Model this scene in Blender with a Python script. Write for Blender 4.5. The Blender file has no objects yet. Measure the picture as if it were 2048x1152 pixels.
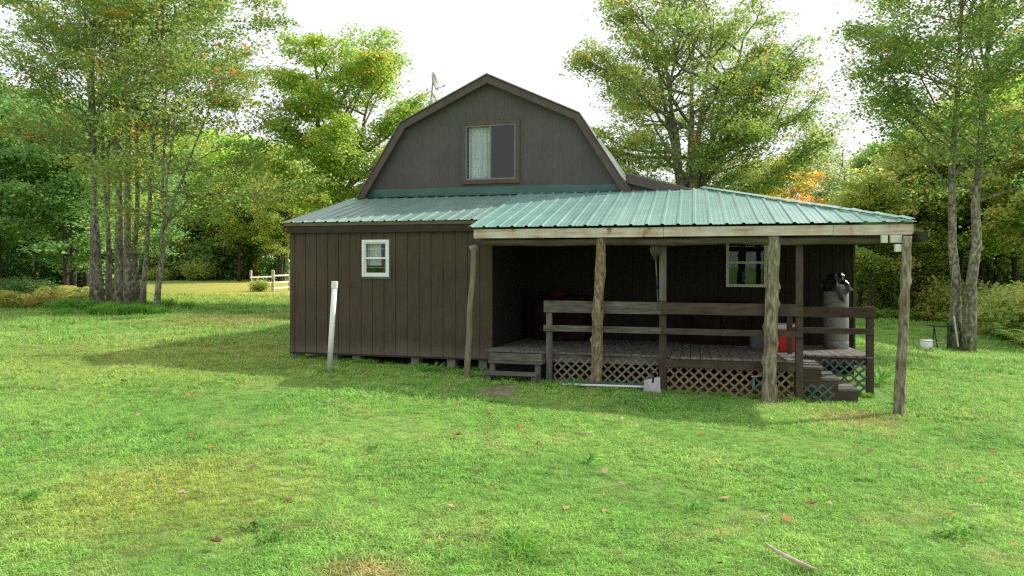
import bpy, math, random
import numpy as np
from mathutils import Vector, noise
R = math.radians
sc = bpy.context.scene
COL = sc.collection
rnd = random.Random(7)

# ------------------------------------------------------------------ camera frame (eye is the origin, house front runs along X)
F = 1400.0; TH = math.atan(361/1400.0); SN, CS = math.sin(TH), math.cos(TH); HZ = 523.0
def gz(x, y):
    """height of the lawn"""
    xs = 9*math.tanh(x/9.0)
    z = -1.76 - 0.02*max(-5, min(y, 12)) - 0.035*xs
    a = min(1, max(0, (x-1.5)/6.0)); a = a*a*(3-2*a)
    z -= 0.048*min(max(0, y-12), 14)*a
    if abs(x) < 60 and -10 < y < 80:
        z += 0.035*noise.noise(Vector((x*.22, y*.22, 0))) + 0.012*noise.noise(Vector((x*.9, y*.9, 3)))
    return z
def at(px, d):
    l = (px-1024)/F*d
    return (l*CS - d*SN, l*SN + d*CS)

# ------------------------------------------------------------------ materials
def newmat(name):
    m = bpy.data.materials.new(name); m.use_nodes = True
    nt = m.node_tree; nt.nodes.clear()
    out = nt.nodes.new('ShaderNodeOutputMaterial')
    return m, nt, out
def N(nt, t, **kw):
    n = nt.nodes.new(t)
    for k, v in kw.items():
        if k.startswith('i_'):
            n.inputs[k[2:].replace('_', ' ')].default_value = v
        else: setattr(n, k, v)
    return n
def ramp(nt, stops, fac):
    r = nt.nodes.new('ShaderNodeValToRGB'); e = r.color_ramp.elements
    e[0].position, e[0].color = stops[0][0], (*stops[0][1], 1)
    e[1].position, e[1].color = stops[-1][0], (*stops[-1][1], 1)
    for p, c in stops[1:-1]:
        x = e.new(p); x.color = (*c, 1)
    nt.links.new(fac, r.inputs[0]); return r
def coords(nt, scale=(1, 1, 1), kind='Object'):
    tc = nt.nodes.new('ShaderNodeTexCoord'); mp = nt.nodes.new('ShaderNodeMapping')
    mp.inputs['Scale'].default_value = scale
    nt.links.new(tc.outputs[kind], mp.inputs[0]); return mp.outputs[0]
def noisy(name, stops, scale=(3, 3, 3), nscale=1.0, detail=6, rough=.8, bump=0.3, bdist=.01, spec=.3, metallic=0, fine=None, second=None, dist=0):
    """one principled surface coloured by stretched noise, with a second noise for stains"""
    m, nt, out = newmat(name)
    b = N(nt, 'ShaderNodeBsdfPrincipled'); b.inputs['Roughness'].default_value = rough
    b.inputs['Specular IOR Level'].default_value = spec; b.inputs['Metallic'].default_value = metallic
    v = coords(nt, scale)
    n = N(nt, 'ShaderNodeTexNoise'); n.inputs['Scale'].default_value = nscale; n.inputs['Detail'].default_value = detail
    n.inputs['Distortion'].default_value = dist
    nt.links.new(v, n.inputs['Vector'])
    r = ramp(nt, stops, n.outputs['Fac']); col = r.outputs[0]
    if second:
        sscale, sstops, amt = second
        v2 = coords(nt, sscale); n2 = N(nt, 'ShaderNodeTexNoise'); n2.inputs['Scale'].default_value = 1; n2.inputs['Detail'].default_value = 5
        nt.links.new(v2, n2.inputs['Vector'])
        r2 = ramp(nt, sstops, n2.outputs['Fac'])
        mx = N(nt, 'ShaderNodeMix', data_type='RGBA', blend_type='MULTIPLY'); mx.inputs[0].default_value = amt
        nt.links.new(col, mx.inputs[6]); nt.links.new(r2.outputs[0], mx.inputs[7]); col = mx.outputs[2]
    nt.links.new(col, b.inputs['Base Color'])
    if bump:
        bp = N(nt, 'ShaderNodeBump'); bp.inputs['Strength'].default_value = bump; bp.inputs['Distance'].default_value = bdist
        nt.links.new(n.outputs['Fac'], bp.inputs['Height']); nt.links.new(bp.outputs[0], b.inputs['Normal'])
    nt.links.new(b.outputs[0], out.inputs[0])
    return m
def leafmat(name, trans=.45, rough=.55, gain=1.0):
    m, nt, out = newmat(name)
    a = N(nt, 'ShaderNodeVertexColor', layer_name='tint')
    oi = N(nt, 'ShaderNodeObjectInfo')
    hs = N(nt, 'ShaderNodeHueSaturation'); hs.inputs['Value'].default_value = gain
    mr = N(nt, 'ShaderNodeMapRange'); mr.inputs['To Min'].default_value = .485; mr.inputs['To Max'].default_value = .51
    nt.links.new(oi.outputs['Random'], mr.inputs[0]); nt.links.new(mr.outputs[0], hs.inputs['Hue'])
    nt.links.new(a.outputs['Color'], hs.inputs['Color'])
    d = N(nt, 'ShaderNodeBsdfPrincipled'); d.inputs['Roughness'].default_value = rough; d.inputs['Specular IOR Level'].default_value = .35
    t = N(nt, 'ShaderNodeBsdfTranslucent')
    h2 = N(nt, 'ShaderNodeHueSaturation'); h2.inputs['Saturation'].default_value = 1.1; h2.inputs['Value'].default_value = 1.3
    nt.links.new(hs.outputs[0], h2.inputs['Color'])
    nt.links.new(hs.outputs[0], d.inputs['Base Color']); nt.links.new(h2.outputs[0], t.inputs['Color'])
    mx = N(nt, 'ShaderNodeMixShader'); mx.inputs[0].default_value = trans
    nt.links.new(d.outputs[0], mx.inputs[1]); nt.links.new(t.outputs[0], mx.inputs[2]); nt.links.new(mx.outputs[0], out.inputs[0])
    return m
def lawn_color(nt):
    """lawn colour from the position in the world, shared by the soil sheet and the blades"""
    g = N(nt, 'ShaderNodeNewGeometry')
    def nz(scale, detail=4, ofs=0):
        mp = N(nt, 'ShaderNodeMapping'); mp.inputs['Location'].default_value = (ofs, ofs, 0); mp.inputs['Scale'].default_value = (1, 1, .2)
        nt.links.new(g.outputs['Position'], mp.inputs[0])
        n = N(nt, 'ShaderNodeTexNoise'); n.inputs['Scale'].default_value = scale; n.inputs['Detail'].default_value = detail; n.inputs['Roughness'].default_value = .6
        nt.links.new(mp.outputs[0], n.inputs['Vector']); return n.outputs['Fac']
    base = ramp(nt, [(.26, (.18, .38, .085)), (.44, (.26, .465, .11)), (.62, (.34, .525, .14)), (.80, (.46, .56, .20))], nz(.55, 6))
    dry = ramp(nt, [(.53, (0, 0, 0)), (.74, (1, 1, 1))], nz(1.7, 5, 11))
    mx = N(nt, 'ShaderNodeMix', data_type='RGBA'); mx.inputs[7].default_value = (.58, .47, .24, 1)
    mm = N(nt, 'ShaderNodeMath', operation='MULTIPLY'); mm.inputs[1].default_value = .38
    nt.links.new(dry.outputs[0], mm.inputs[0]); nt.links.new(mm.outputs[0], mx.inputs[0]); nt.links.new(base.outputs[0], mx.inputs[6])
    col = mx.outputs[2]
    # rusty dry spots; the widest, far left, is sunlit yellow put into the colour
    for (x, y, r, c, k) in [(-3.75, 4.4, 1.35, (.62, .46, .13, 1), .42), (-1.75, 3.55, .42, (.52, .36, .2, 1), .8), (2.1, 9.9, .75, (.42, .3, .15, 1), .6), (-2.05, 2.9, .6, (.5, .36, .2, 1), .5), (-13, 17.5, 3.0, (.45, .28, .14, 1), .55), (-24, 46, 24, (.62, .55, .14, 1), 1.3), (-9, 11, 5, (.45, .42, .12, 1), .5)]:
        vm = N(nt, 'ShaderNodeVectorMath', operation='DISTANCE'); vm.inputs[1].default_value = (x, y, gz(x, y))
        nt.links.new(g.outputs['Position'], vm.inputs[0])
        mr = N(nt, 'ShaderNodeMapRange'); mr.inputs['From Min'].default_value = r; mr.inputs['From Max'].default_value = r*.3; mr.inputs['To Max'].default_value = k*1.4
        nt.links.new(vm.outputs['Value'], mr.inputs[0])
        mu = N(nt, 'ShaderNodeMath', operation='MULTIPLY'); mu.use_clamp = True
        nt.links.new(mr.outputs[0], mu.inputs[0]); nt.links.new(nz(6, 3, x), mu.inputs[1])
        m2 = N(nt, 'ShaderNodeMix', data_type='RGBA'); m2.inputs[7].default_value = c
        nt.links.new(mu.outputs[0], m2.inputs[0]); nt.links.new(col, m2.inputs[6]); col = m2.outputs[2]
    fine = ramp(nt, [(.3, (.75, .75, .75)), (.7, (1.18, 1.18, 1.18))], nz(7, 5, 5))
    m3 = N(nt, 'ShaderNodeMix', data_type='RGBA', blend_type='MULTIPLY'); m3.inputs[0].default_value = 1
    nt.links.new(col, m3.inputs[6]); nt.links.new(fine.outputs[0], m3.inputs[7])
    return m3.outputs[2], g
M = {}
def ground_mat():
    m, nt, out = newmat('lawn_soil')
    col, g = lawn_color(nt)
    b = N(nt, 'ShaderNodeBsdfPrincipled'); b.inputs['Roughness'].default_value = .95; b.inputs['Specular IOR Level'].default_value = .05
    hs = N(nt, 'ShaderNodeHueSaturation'); hs.inputs['Value'].default_value = .85; nt.links.new(col, hs.inputs['Color'])
    # forest floor far out is brown and dark
    n = N(nt, 'ShaderNodeTexNoise'); n.inputs['Scale'].default_value = 16; n.inputs['Detail'].default_value = 8; n.inputs['Roughness'].default_value = .75
    nt.links.new(g.outputs['Position'], n.inputs['Vector'])
    r = ramp(nt, [(.3, (.55, .55, .55)), (.7, (1.3, 1.3, 1.3))], n.outputs['Fac'])
    mx = N(nt, 'ShaderNodeMix', data_type='RGBA', blend_type='MULTIPLY'); mx.inputs[0].default_value = 1
    nt.links.new(hs.outputs[0], mx.inputs[6]); nt.links.new(r.outputs[0], mx.inputs[7])
    bp = N(nt, 'ShaderNodeBump'); bp.inputs['Strength'].default_value = .9; bp.inputs['Distance'].default_value = .06
    nt.links.new(n.outputs['Fac'], bp.inputs['Height'])
    nt.links.new(mx.outputs[2], b.inputs['Base Color']); nt.links.new(bp.outputs[0], b.inputs['Normal']); nt.links.new(b.outputs[0], out.inputs[0])
    return m
def blade_mat():
    m, nt, out = newmat('grass_blade')
    col, g = lawn_color(nt)
    a = N(nt, 'ShaderNodeVertexColor', layer_name='tint')
    mx = N(nt, 'ShaderNodeMix', data_type='RGBA', blend_type='MULTIPLY'); mx.inputs[0].default_value = 1
    nt.links.new(col, mx.inputs[6]); nt.links.new(a.outputs[0], mx.inputs[7])
    d = N(nt, 'ShaderNodeBsdfPrincipled'); d.inputs['Roughness'].default_value = .6; d.inputs['Specular IOR Level'].default_value = .25
    t = N(nt, 'ShaderNodeBsdfTranslucent')
    nt.links.new(mx.outputs[2], d.inputs['Base Color']); nt.links.new(mx.outputs[2], t.inputs['Color'])
    ms = N(nt, 'ShaderNodeMixShader'); ms.inputs[0].default_value = .5
    nt.links.new(d.outputs[0], ms.inputs[1]); nt.links.new(t.outputs[0], ms.inputs[2]); nt.links.new(ms.outputs[0], out.inputs[0])
    return m
def glass_mat(name, tint=(.9, .95, .95), refl=1.0, base=.008):
    m, nt, out = newmat(name)
    t = N(nt, 'ShaderNodeBsdfTransparent'); t.inputs[0].default_value = (*tint, 1)
    g = N(nt, 'ShaderNodeBsdfGlossy'); g.inputs['Roughness'].default_value = .02
    f = N(nt, 'ShaderNodeFresnel'); f.inputs['IOR'].default_value = 1.5
    mu = N(nt, 'ShaderNodeMath', operation='MULTIPLY_ADD'); mu.inputs[1].default_value = refl; mu.inputs[2].default_value = base
    mx = N(nt, 'ShaderNodeMixShader')
    nt.links.new(f.outputs[0], mu.inputs[0]); nt.links.new(mu.outputs[0], mx.inputs[0]); nt.links.new(t.outputs[0], mx.inputs[1]); nt.links.new(g.outputs[0], mx.inputs[2])
    nt.links.new(mx.outputs[0], out.inputs[0]); return m
def plain(name, c, rough=.6, spec=.4, metallic=0, var=.15):
    lo = tuple(x*(1-var) for x in c); hi = tuple(min(1, x*(1+var)) for x in c)
    return noisy(name, [(.3, lo), (.7, hi)], (6, 6, 6), 1, 5, rough, .15, .004, spec, metallic)

M['soil'] = ground_mat(); M['blade'] = blade_mat()
GR = [(.25, (.5, .5, .5)), (.7, (1.1, 1.1, 1.1))]
M['siding'] = noisy('brown_siding', [(.3, (.070, .051, .038)), (.7, (.098, .072, .054))], (14, 14, 1.3), 2, 8, .85, .5, .004, .2, second=((.9, .9, 1.4), [(.3, (.75, .75, .75)), (.7, (1.15, 1.12, 1.1))], .8))
M['siding_upper'] = noisy('grey_brown_siding', [(.3, (.094, .084, .081)), (.7, (.12, .109, .105))], (16, 16, 3), 2, 8, .9, .6, .004, .2, second=((1.1, 1.1, 1.6), [(.3, (.82, .82, .82)), (.7, (1.1, 1.1, 1.1))], .8))
def dirty(m, z0, z1, c, amt):
    nt = m.node_tree; b = [n for n in nt.nodes if n.type == 'BSDF_PRINCIPLED'][0]; src = b.inputs['Base Color'].links[0].from_socket
    g = N(nt, 'ShaderNodeNewGeometry'); sx_ = N(nt, 'ShaderNodeSeparateXYZ'); nt.links.new(g.outputs['Position'], sx_.inputs[0])
    n = N(nt, 'ShaderNodeTexNoise'); n.inputs['Scale'].default_value = 2.5; n.inputs['Detail'].default_value = 7; nt.links.new(g.outputs['Position'], n.inputs['Vector'])
    ad = N(nt, 'ShaderNodeMath', operation='MULTIPLY_ADD'); ad.inputs[1].default_value = -.5; nt.links.new(n.outputs['Fac'], ad.inputs[0]); nt.links.new(sx_.outputs['Z'], ad.inputs[2])
    mr = N(nt, 'ShaderNodeMapRange'); mr.inputs['From Min'].default_value = z1-.25; mr.inputs['From Max'].default_value = z0-.25; mr.inputs['To Max'].default_value = amt
    nt.links.new(ad.outputs[0], mr.inputs[0]); mx = N(nt, 'ShaderNodeMix', data_type='RGBA'); mx.inputs[7].default_value = (*c, 1)
    nt.links.new(mr.outputs[0], mx.inputs[0]); nt.links.new(src, mx.inputs[6]); nt.links.new(mx.outputs[2], b.inputs['Base Color'])
dirty(M['siding'], -1.68, -1.38, (.15, .135, .105), .75)
M['siding_porch'] = noisy('shaded_brown_siding', [(.3, (.020, .016, .013)), (.7, (.032, .026, .022))], (14, 14, 1.3), 2, 8, .9, .5, .004, .15)  # brown siding again but much darker, porch shade put into the colour
M['trim'] = noisy('brown_trim', [(.3, (.086, .062, .055)), (.7, (.118, .088, .08))], (5, 5, 5), 2, 6, .7, .2, .003, .3)
M['darktrim'] = noisy('dark_brown_trim', [(.3, (.034, .023, .018)), (.7, (.052, .037, .03))], (2, 6, 9), 2, 6, .75, .3, .003, .25)
M['tan_edge'] = noisy('tan_drip_edge', [(.3, (.10, .085, .05)), (.7, (.15, .125, .08))], (2, 9, 9), 2, 6, .8, .2, .003)
def roofmat(name, c1, c2, rough=.38):
    m = noisy(name, [(.3, c1), (.7, c2)], (.8, 4, 4), 2, 7, rough, .05, .003, .8, second=((5, 1.2, 1.2), [(.35, (.8, .85, .82)), (.65, (1.12, 1.08, 1.08))], .7))
    [n for n in m.node_tree.nodes if n.type == 'BSDF_PRINCIPLED'][0].inputs['IOR'].default_value = 1.75
    return m
M['roof_green'] = roofmat('green_metal_roof', (.20, .37, .33), (.255, .44, .395), .22)
M['roof_old'] = roofmat('faded_green_metal_roof', (.175, .285, .25), (.22, .345, .305), .28)
M['flash'] = noisy('dark_green_flashing', [(.3, (.04, .105, .09)), (.7, (.075, .155, .14))], (2, 2, 4), 1, 6, .5, .35, .01, .4)
M['shingle'] = noisy('grey_shingle', [(.3, (.12, .14, .12)), (.7, (.22, .24, .2))], (9, 9, 9), 2, 6, .9, .4, .006)
M['fascia'] = noisy('weathered_pale_fascia', [(.25, (.36, .29, .24)), (.42, (.56, .50, .445)), (.75, (.70, .66, .61))], (1.3, 8, 16), 2, 9, .85, .35, .004, .2, second=((3.6, 5, 2.2), [(.30, (.42, .26, .18)), (.38, (.88, .77, .68)), (.56, (1.0, .98, .95)), (.7, (1.05, 1.04, 1.0))], 1))
M['log'] = noisy('peeled_cedar_log', [(.25, (.07, .045, .03)), (.42, (.17, .12, .08)), (.56, (.28, .215, .145)), (.72, (.46, .40, .31))], (13, 13, 4), 2, 9, .85, .7, .012, .2, dist=.8, second=((2.4, 2.4, 1.6), [(.3, (.62, .6, .55)), (.7, (1.15, 1.1, 1.05))], .9))
M['log_grey'] = noisy('weathered_grey_log', [(.25, (.07, .05, .035)), (.42, (.17, .14, .10)), (.56, (.28, .245, .19)), (.72, (.44, .41, .34))], (13, 13, 3), 2, 9, .9, .6, .01, .2, dist=.5, second=((2, 2, 1.5), [(.3, (.7, .72, .6)), (.7, (1.1, 1.1, 1.05))], .9))
M['beam'] = noisy('round_beam', [(.3, (.05, .038, .025)), (.7, (.13, .105, .075))], (1.3, 12, 12), 2, 8, .9, .6, .008)
M['pole'] = noisy('mossy_pole', [(.25, (.13, .11, .07)), (.75, (.27, .23, .17))], (9, 9, 1.5), 2, 8, .9, .5, .006)
M['greywood'] = noisy('weathered_grey_board', [(.25, (.06, .057, .047)), (.5, (.135, .127, .108)), (.8, (.23, .217, .19))], (2, 14, 18), 2, 9, .9, .5, .004, .2, second=((3, 3, 6), [(.3, (.6, .62, .55)), (.7, (1.1, 1.1, 1.1))], .8))
M['greypost'] = noisy('weathered_grey_post', [(.25, (.08, .073, .06)), (.5, (.14, .13, .11)), (.8, (.22, .205, .18))], (18, 14, 2), 2, 9, .9, .5, .004)
M['brownrail'] = noisy('brown_stained_board', [(.25, (.045, .028, .022)), (.75, (.105, .072, .058))], (2, 10, 12), 2, 8, .8, .4, .004, .3, second=((4, 4, 5), [(.25, (.7, .7, .7)), (.72, (1.1, 1.1, 1.1)), (.8, (2.0, 1.9, 1.8))], .8))
M['brownpost'] = noisy('brown_stained_post', [(.25, (.045, .03, .024)), (.75, (.1, .07, .056))], (12, 12, 2), 2, 8, .8, .4, .004, .3)
M['deck'] = noisy('worn_deck_board', [(.25, (.085, .075, .064)), (.5, (.165, .148, .13)), (.8, (.28, .255, .23))], (12, 1.5, 9), 2, 8, .9, .4, .004, .2)
M['lattice_tan'] = noisy('tan_lattice_wood', [(.3, (.19, .12, .075)), (.7, (.31, .21, .14))], (6, 6, 6), 2, 5, .85, .2, .003)
M['lattice_grey'] = noisy('grey_lattice_wood', [(.3, (.16, .13, .10)), (.7, (.28, .23, .18))], (6, 6, 6), 2, 5, .9, .2, .003)
M['lattice_green'] = noisy('green_lattice_wood', [(.3, (.06, .09, .08)), (.7, (.13, .17, .155))], (6, 6, 6), 2, 5, .85, .2, .003)
M['block'] = noisy('concrete_block', [(.3, (.16, .155, .14)), (.7, (.3, .29, .27))], (8, 8, 8), 2, 7, .95, .5, .005)
M['white'] = plain('white_vinyl', (.78, .79, .78), .4, .5, var=.05)
M['cream'] = plain('cream_vinyl', (.62, .60, .52), .5, .4, var=.08)
M['alu'] = plain('bronze_aluminium', (.19, .16, .15), .4, .5, .3, .1)
M['glass'] = glass_mat('window_glass', refl=.6); M['screen'] = glass_mat('dark_window_screen', (.25, .25, .27), .8, .035)
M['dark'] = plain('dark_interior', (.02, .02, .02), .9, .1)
M['black'] = plain('black_paint', (.02, .02, .022), .5, .4)
M['bag'] = noisy('black_plastic_bag', [(.3, (.01, .01, .01)), (.7, (.02, .02, .02))], (9, 9, 9), 1, 4, .3, .3, .01, .4)
M['red'] = plain('red_plastic', (.62, .02, .02), .45, .5, var=.12)
M['galv'] = noisy('galvanised_metal', [(.3, (.34, .35, .36)), (.7, (.52, .53, .54))], (5, 5, 3), 2, 6, .5, .15, .003, .5, .2, second=((3, 3, 3), [(.3, (.75, .74, .7)), (.7, (1.08, 1.08, 1.08))], .8))
M['dishgrey'] = plain('dish_grey', (.2, .2, .21), .5, .4)
M['tank'] = noisy('dull_grey_tank', [(.3, (.16, .16, .155)), (.7, (.27, .27, .26))], (3, 3, 9), 2, 7, .6, .2, .004, .4, second=((2, 2, 1.2), [(.3, (.72, .72, .7)), (.7, (1.08, 1.08, 1.08))], .8))
M['pvc'] = noisy('white_pvc', [(.25, (.55, .56, .5)), (.45, (.78, .79, .76)), (.8, (.85, .86, .84))], (5, 5, 3), 1.5, 8, .45, .1, .003, .5)
M['orange'] = plain('orange_cloth', (.05, .014, .006), .9, .1)
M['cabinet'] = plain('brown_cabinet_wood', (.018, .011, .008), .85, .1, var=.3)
M['greybin'] = plain('grey_plastic', (.13, .145, .16), .6, .3)
M['curtain'] = noisy('white_sheer_curtain', [(.3, (.7, .7, .64)), (.7, (.92, .92, .88))], (9, 9, 1.5), 1.4, 6, .95, .2, .01, .1)
dirty(M['pvc'], -1.85, -1.35, (.30, .33, .2), .7)
M['stone'] = noisy('brown_flagstone', [(.3, (.12, .095, .065)), (.7, (.24, .19, .14))], (6, 6, 6), 2, 7, .95, .6, .01)
M['stick'] = noisy('bleached_stick', [(.3, (.38, .28, .22)), (.7, (.62, .5, .42))], (9, 9, 9), 2, 6, .85, .4, .003)
M['mop'] = plain('grey_mop_yarn', (.09, .08, .06), .95, .1, var=.3)
M['bark'] = noisy('grey_maple_bark', [(.28, (.07, .058, .048)), (.46, (.19, .165, .14)), (.58, (.32, .29, .25)), (.72, (.44, .45, .38))], (6, 6, 3.2), 2.2, 9, .95, .9, .02, .15, dist=.4, second=((1.6, 1.6, .7), [(.3, (.62, .62, .55)), (.7, (1.15, 1.17, 1.1))], .9))
M['bark_dark'] = noisy('dark_forest_bark', [(.3, (.035, .03, .024)), (.7, (.11, .098, .08))], (4, 4, 1), 2, 7, .95, .8, .02, .1)
M['leaf'] = leafmat('maple_leaf', .55); M['leaf_forest'] = leafmat('forest_leaf', .55, gain=1.35)
M['fern'] = leafmat('fern_leaf', .5); M['litter'] = leafmat('fallen_leaf', .3)
M['roof_leanto'] = M['shingle']

# ------------------------------------------------------------------ mesh building
ORG = {}
class MB:
    def __init__(s): s.v = []; s.f = []
    def quad(s, a, b, c, d):
        i = len(s.v); s.v += [tuple(a), tuple(b), tuple(c), tuple(d)]; s.f.append((i, i+1, i+2, i+3)); return s
    def poly(s, pts):
        i = len(s.v); s.v += [tuple(p) for p in pts]; s.f.append(tuple(range(i, i+len(pts)))); return s
    def hexa(s, p):     # 8 points: bottom 4 then top 4, same winding
        i = len(s.v); s.v += [tuple(q) for q in p]
        for q in ((3, 2, 1, 0), (4, 5, 6, 7), (0, 1, 5, 4), (1, 2, 6, 5), (2, 3, 7, 6), (3, 0, 4, 7)): s.f.append(tuple(i+k for k in q))
        return s
    def box(s, x0, x1, y0, y1, z0, z1):
        return s.hexa([(x0, y0, z0), (x1, y0, z0), (x1, y1, z0), (x0, y1, z0), (x0, y0, z1), (x1, y0, z1), (x1, y1, z1), (x0, y1, z1)])
    def bar(s, a, b, w, h, up=(0, 0, 1)):
        a, b = Vector(a), Vector(b); d = (b-a).normalized(); u = Vector(up)
        sd = d.cross(u)
        if sd.length < 1e-4: sd = d.cross(Vector((1, 0, 0)))
        sd.normalize(); u = sd.cross(d).normalized(); sd *= w/2; u *= h/2
        return s.hexa([a-sd-u, a+sd-u, b+sd-u, b-sd-u, a-sd+u, a+sd+u, b+sd+u, b-sd+u])
    def tube(s, pts, rad, n=8, cap=True, wob=None):
        pts = [Vector(p) for p in pts]; base = len(s.v); k = len(pts)
        ref = Vector((1, 0, 0)) if abs((pts[-1]-pts[0]).normalized().x) < .8 else Vector((0, 1, 0))
        for i, p in enumerate(pts):
            t = (pts[min(i+1, k-1)]-pts[max(i-1, 0)]).normalized()
            a = (ref - t*ref.dot(t)).normalized(); b = t.cross(a); ref = a
            r = rad[i] if hasattr(rad, '__len__') else rad
            for j in range(n):
                an = 2*math.pi*j/n; rr = r*(wob(i, an, p) if wob else 1)
                s.v.append(tuple(p + a*(math.cos(an)*rr) + b*(math.sin(an)*rr)))
        for i in range(k-1):
            for j in range(n):
                q = base+i*n+j; q2 = base+i*n+(j+1) % n
                s.f.append((q, q2, q2+n, q+n))
        if cap:
            s.f.append(tuple(base+j for j in reversed(range(n)))); s.f.append(tuple(base+(k-1)*n+j for j in range(n)))
        return s
    def lathe(s, c, prof, n=24):
        base = len(s.v)
        for r, z in prof:
            for j in range(n):
                a = 2*math.pi*j/n; s.v.append((c[0]+r*math.cos(a), c[1]+r*math.sin(a), c[2]+z))
        for i in range(len(prof)-1):
            for j in range(n):
                q = base+i*n+j; q2 = base+i*n+(j+1) % n; s.f.append((q, q2, q2+n, q+n))
        s.f.append(tuple(base+j for j in reversed(range(n)))); s.f.append(tuple(base+(len(prof)-1)*n+j for j in range(n)))
        return s
    def build(s, name, mat, parent=None, smooth=False, label=None, bevel=0):
        o0 = ORG.get(parent.name, (0, 0, 0)) if parent else (0, 0, 0)
        me = bpy.data.meshes.new(name)
        me.from_pydata([(v[0]-o0[0], v[1]-o0[1], v[2]-o0[2]) for v in s.v], [], s.f)
        me.materials.append(mat); me.update()
        if smooth:
            for p in me.polygons: p.use_smooth = True
        o = bpy.data.objects.new(name, me); COL.objects.link(o)
        if parent: o.parent = parent; ORG[o.name] = o0
        if label: o['label'] = label
        if bevel:
            m = o.modifiers.new('bevel', 'BEVEL'); m.width = bevel; m.segments = 2; m.limit_method = 'ANGLE'
        return o
def tag(o, label, cat, group=None, kind=None):
    o['label'] = label; o['category'] = cat
    if group: o['group'] = group
    if kind: o['kind'] = kind
    return o
def thing(name, label, cat, loc, group=None):
    o = bpy.data.objects.new(name, None); COL.objects.link(o); o.location = loc; o.empty_display_size = .2
    ORG[o.name] = tuple(loc); return tag(o, label, cat, group)
def single(mb, name, mat, loc, label, cat, group=None, smooth=False, bevel=0):
    """a thing that is one mesh, its origin at its base"""
    mb.v = [(v[0]-loc[0], v[1]-loc[1], v[2]-loc[2]) for v in mb.v]
    o = mb.build(name, mat, None, smooth, bevel=bevel); o.location = loc
    return tag(o, label, cat, group)
def fastmesh(name, V, nper, mat, tint=None, smooth=False):
    """faces of nper vertices each, V is (faces*nper, 3)"""
    V = np.asarray(V, dtype=np.float32).reshape(-1, 3); nf = len(V)//nper
    me = bpy.data.meshes.new(name)
    me.vertices.add(len(V)); me.vertices.foreach_set('co', V.ravel())
    me.loops.add(len(V)); me.loops.foreach_set('vertex_index', np.arange(len(V), dtype=np.int32))
    me.polygons.add(nf); me.polygons.foreach_set('loop_start', np.arange(0, len(V), nper, dtype=np.int32))
    me.update(calc_edges=True)
    if tint is not None:
        ca = me.color_attributes.new('tint', 'FLOAT_COLOR', 'POINT')
        c = np.ones((len(V), 4), dtype=np.float32); c[:, :3] = np.repeat(tint, nper, axis=0)
        ca.data.foreach_set('color', c.ravel())
    me.materials.append(mat)
    return me
def dup(root, loc, rotz=0, scale=(1, 1, 1), label=None, group=None):
    r = root.copy(); COL.objects.link(r); r.location = loc; r.rotation_euler = (0, 0, rotz); r.scale = scale
    if label: r['label'] = label
    if group: r['group'] = group
    for ch in root.children:
        c = ch.copy(); COL.objects.link(c); c.parent = r
    return r

# ------------------------------------------------------------------ ground
def axis(lo, hi, mid0, mid1, fine):
    a = []; v = mid0
    while v < mid1: a.append(v); v += fine
    st = fine; v = mid1
    while v < hi: a.append(v); st *= 1.22; v += st
    a.append(hi)
    st = fine; v = mid0-fine
    while v > lo: a.insert(0, v); st *= 1.22; v -= st
    a.insert(0, lo); return a
xs = axis(-900, 900, -16, 14, .45); ys = axis(-200, 1200, -2, 28, .45)
g = MB()
for y in ys:
    for x in xs: g.v.append((x, y, gz(x, y)))
nx = len(xs)
for j in range(len(ys)-1):
    for i in range(nx-1): g.f.append((j*nx+i, j*nx+i+1, (j+1)*nx+i+1, (j+1)*nx+i))
go = g.build('ground', M['soil'], smooth=True); go['kind'] = 'structure'; go['label'] = 'lawn sloping gently down to the right'

# grass blades on the lawn: one object, tufts instanced on its points
def make_tuft():
    rs = np.random.RandomState(3); V = []; T = []
    for k in range(22):
        p = rs.normal(0, .035, 2); az = rs.uniform(0, 6.283); L = rs.uniform(.016, .05); w = rs.uniform(.0018, .0042); lean = rs.uniform(.3, 1.5)
        d = np.array([math.cos(az), math.sin(az), 0]); s = np.array([-d[1], d[0], 0])*w
        a = np.array([p[0], p[1], -.004]); m = a + d*L*.3*lean + np.array([0, 0, L*.6]); e = a + d*L*lean + np.array([0, 0, L*(1.05-.3*lean)])
        c = rs.uniform(.7, 1.5)*np.array([1, 1, 1])*(np.array([1.25, 1.02, 1.2]) if rs.rand() < .22 else 1)
        V += [a-s, a+s, m+s*.8, m-s*.8]; T.append(c*1.0)
        V += [m-s*.8, m+s*.8, e+s*.1, e-s*.1]; T.append(c*1.3)
    me = fastmesh('grass_tuft', V, 4, M['blade'], np.array(T))
    return bpy.data.objects.new('grass_tuft', me)
tuft = make_tuft()
rs = np.random.RandomState(5); P = []; SC = []
def inside_house(x, y): return (-7.3 < x < 3.0 and y > 11.3 and y < 21.5) or (-3.2 < x < 2.7 and y > 11.0 and y < 14)
for (d0, d1, dens, s0, s1) in [(3.0, 5.5, 680, .6, 1.1), (5.5, 9, 400, .75, 1.3), (9, 14, 170, 1.1, 1.9), (14, 24, 36, 2.0, 3.4), (24, 36, 7, 3, 5)]:
    n = int(dens*(d1*d1-d0*d0)*.79)
    dd = np.sqrt(rs.uniform(d0*d0, d1*d1, n)); px = rs.uniform(-80, 2130, n)
    for d, p in zip(dd, px):
        x, y = at(p, d)
        if inside_house(x, y): continue
        P.append((x, y, gz(x, y))); SC.append(rs.uniform(s0, s1)*(.75+.6*noise.noise(Vector((x*.8, y*.8, 0)))+.15))
gm = bpy.data.meshes.new('grass'); gm.vertices.add(len(P)); gm.vertices.foreach_set('co', np.array(P, dtype=np.float32).ravel())
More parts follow.
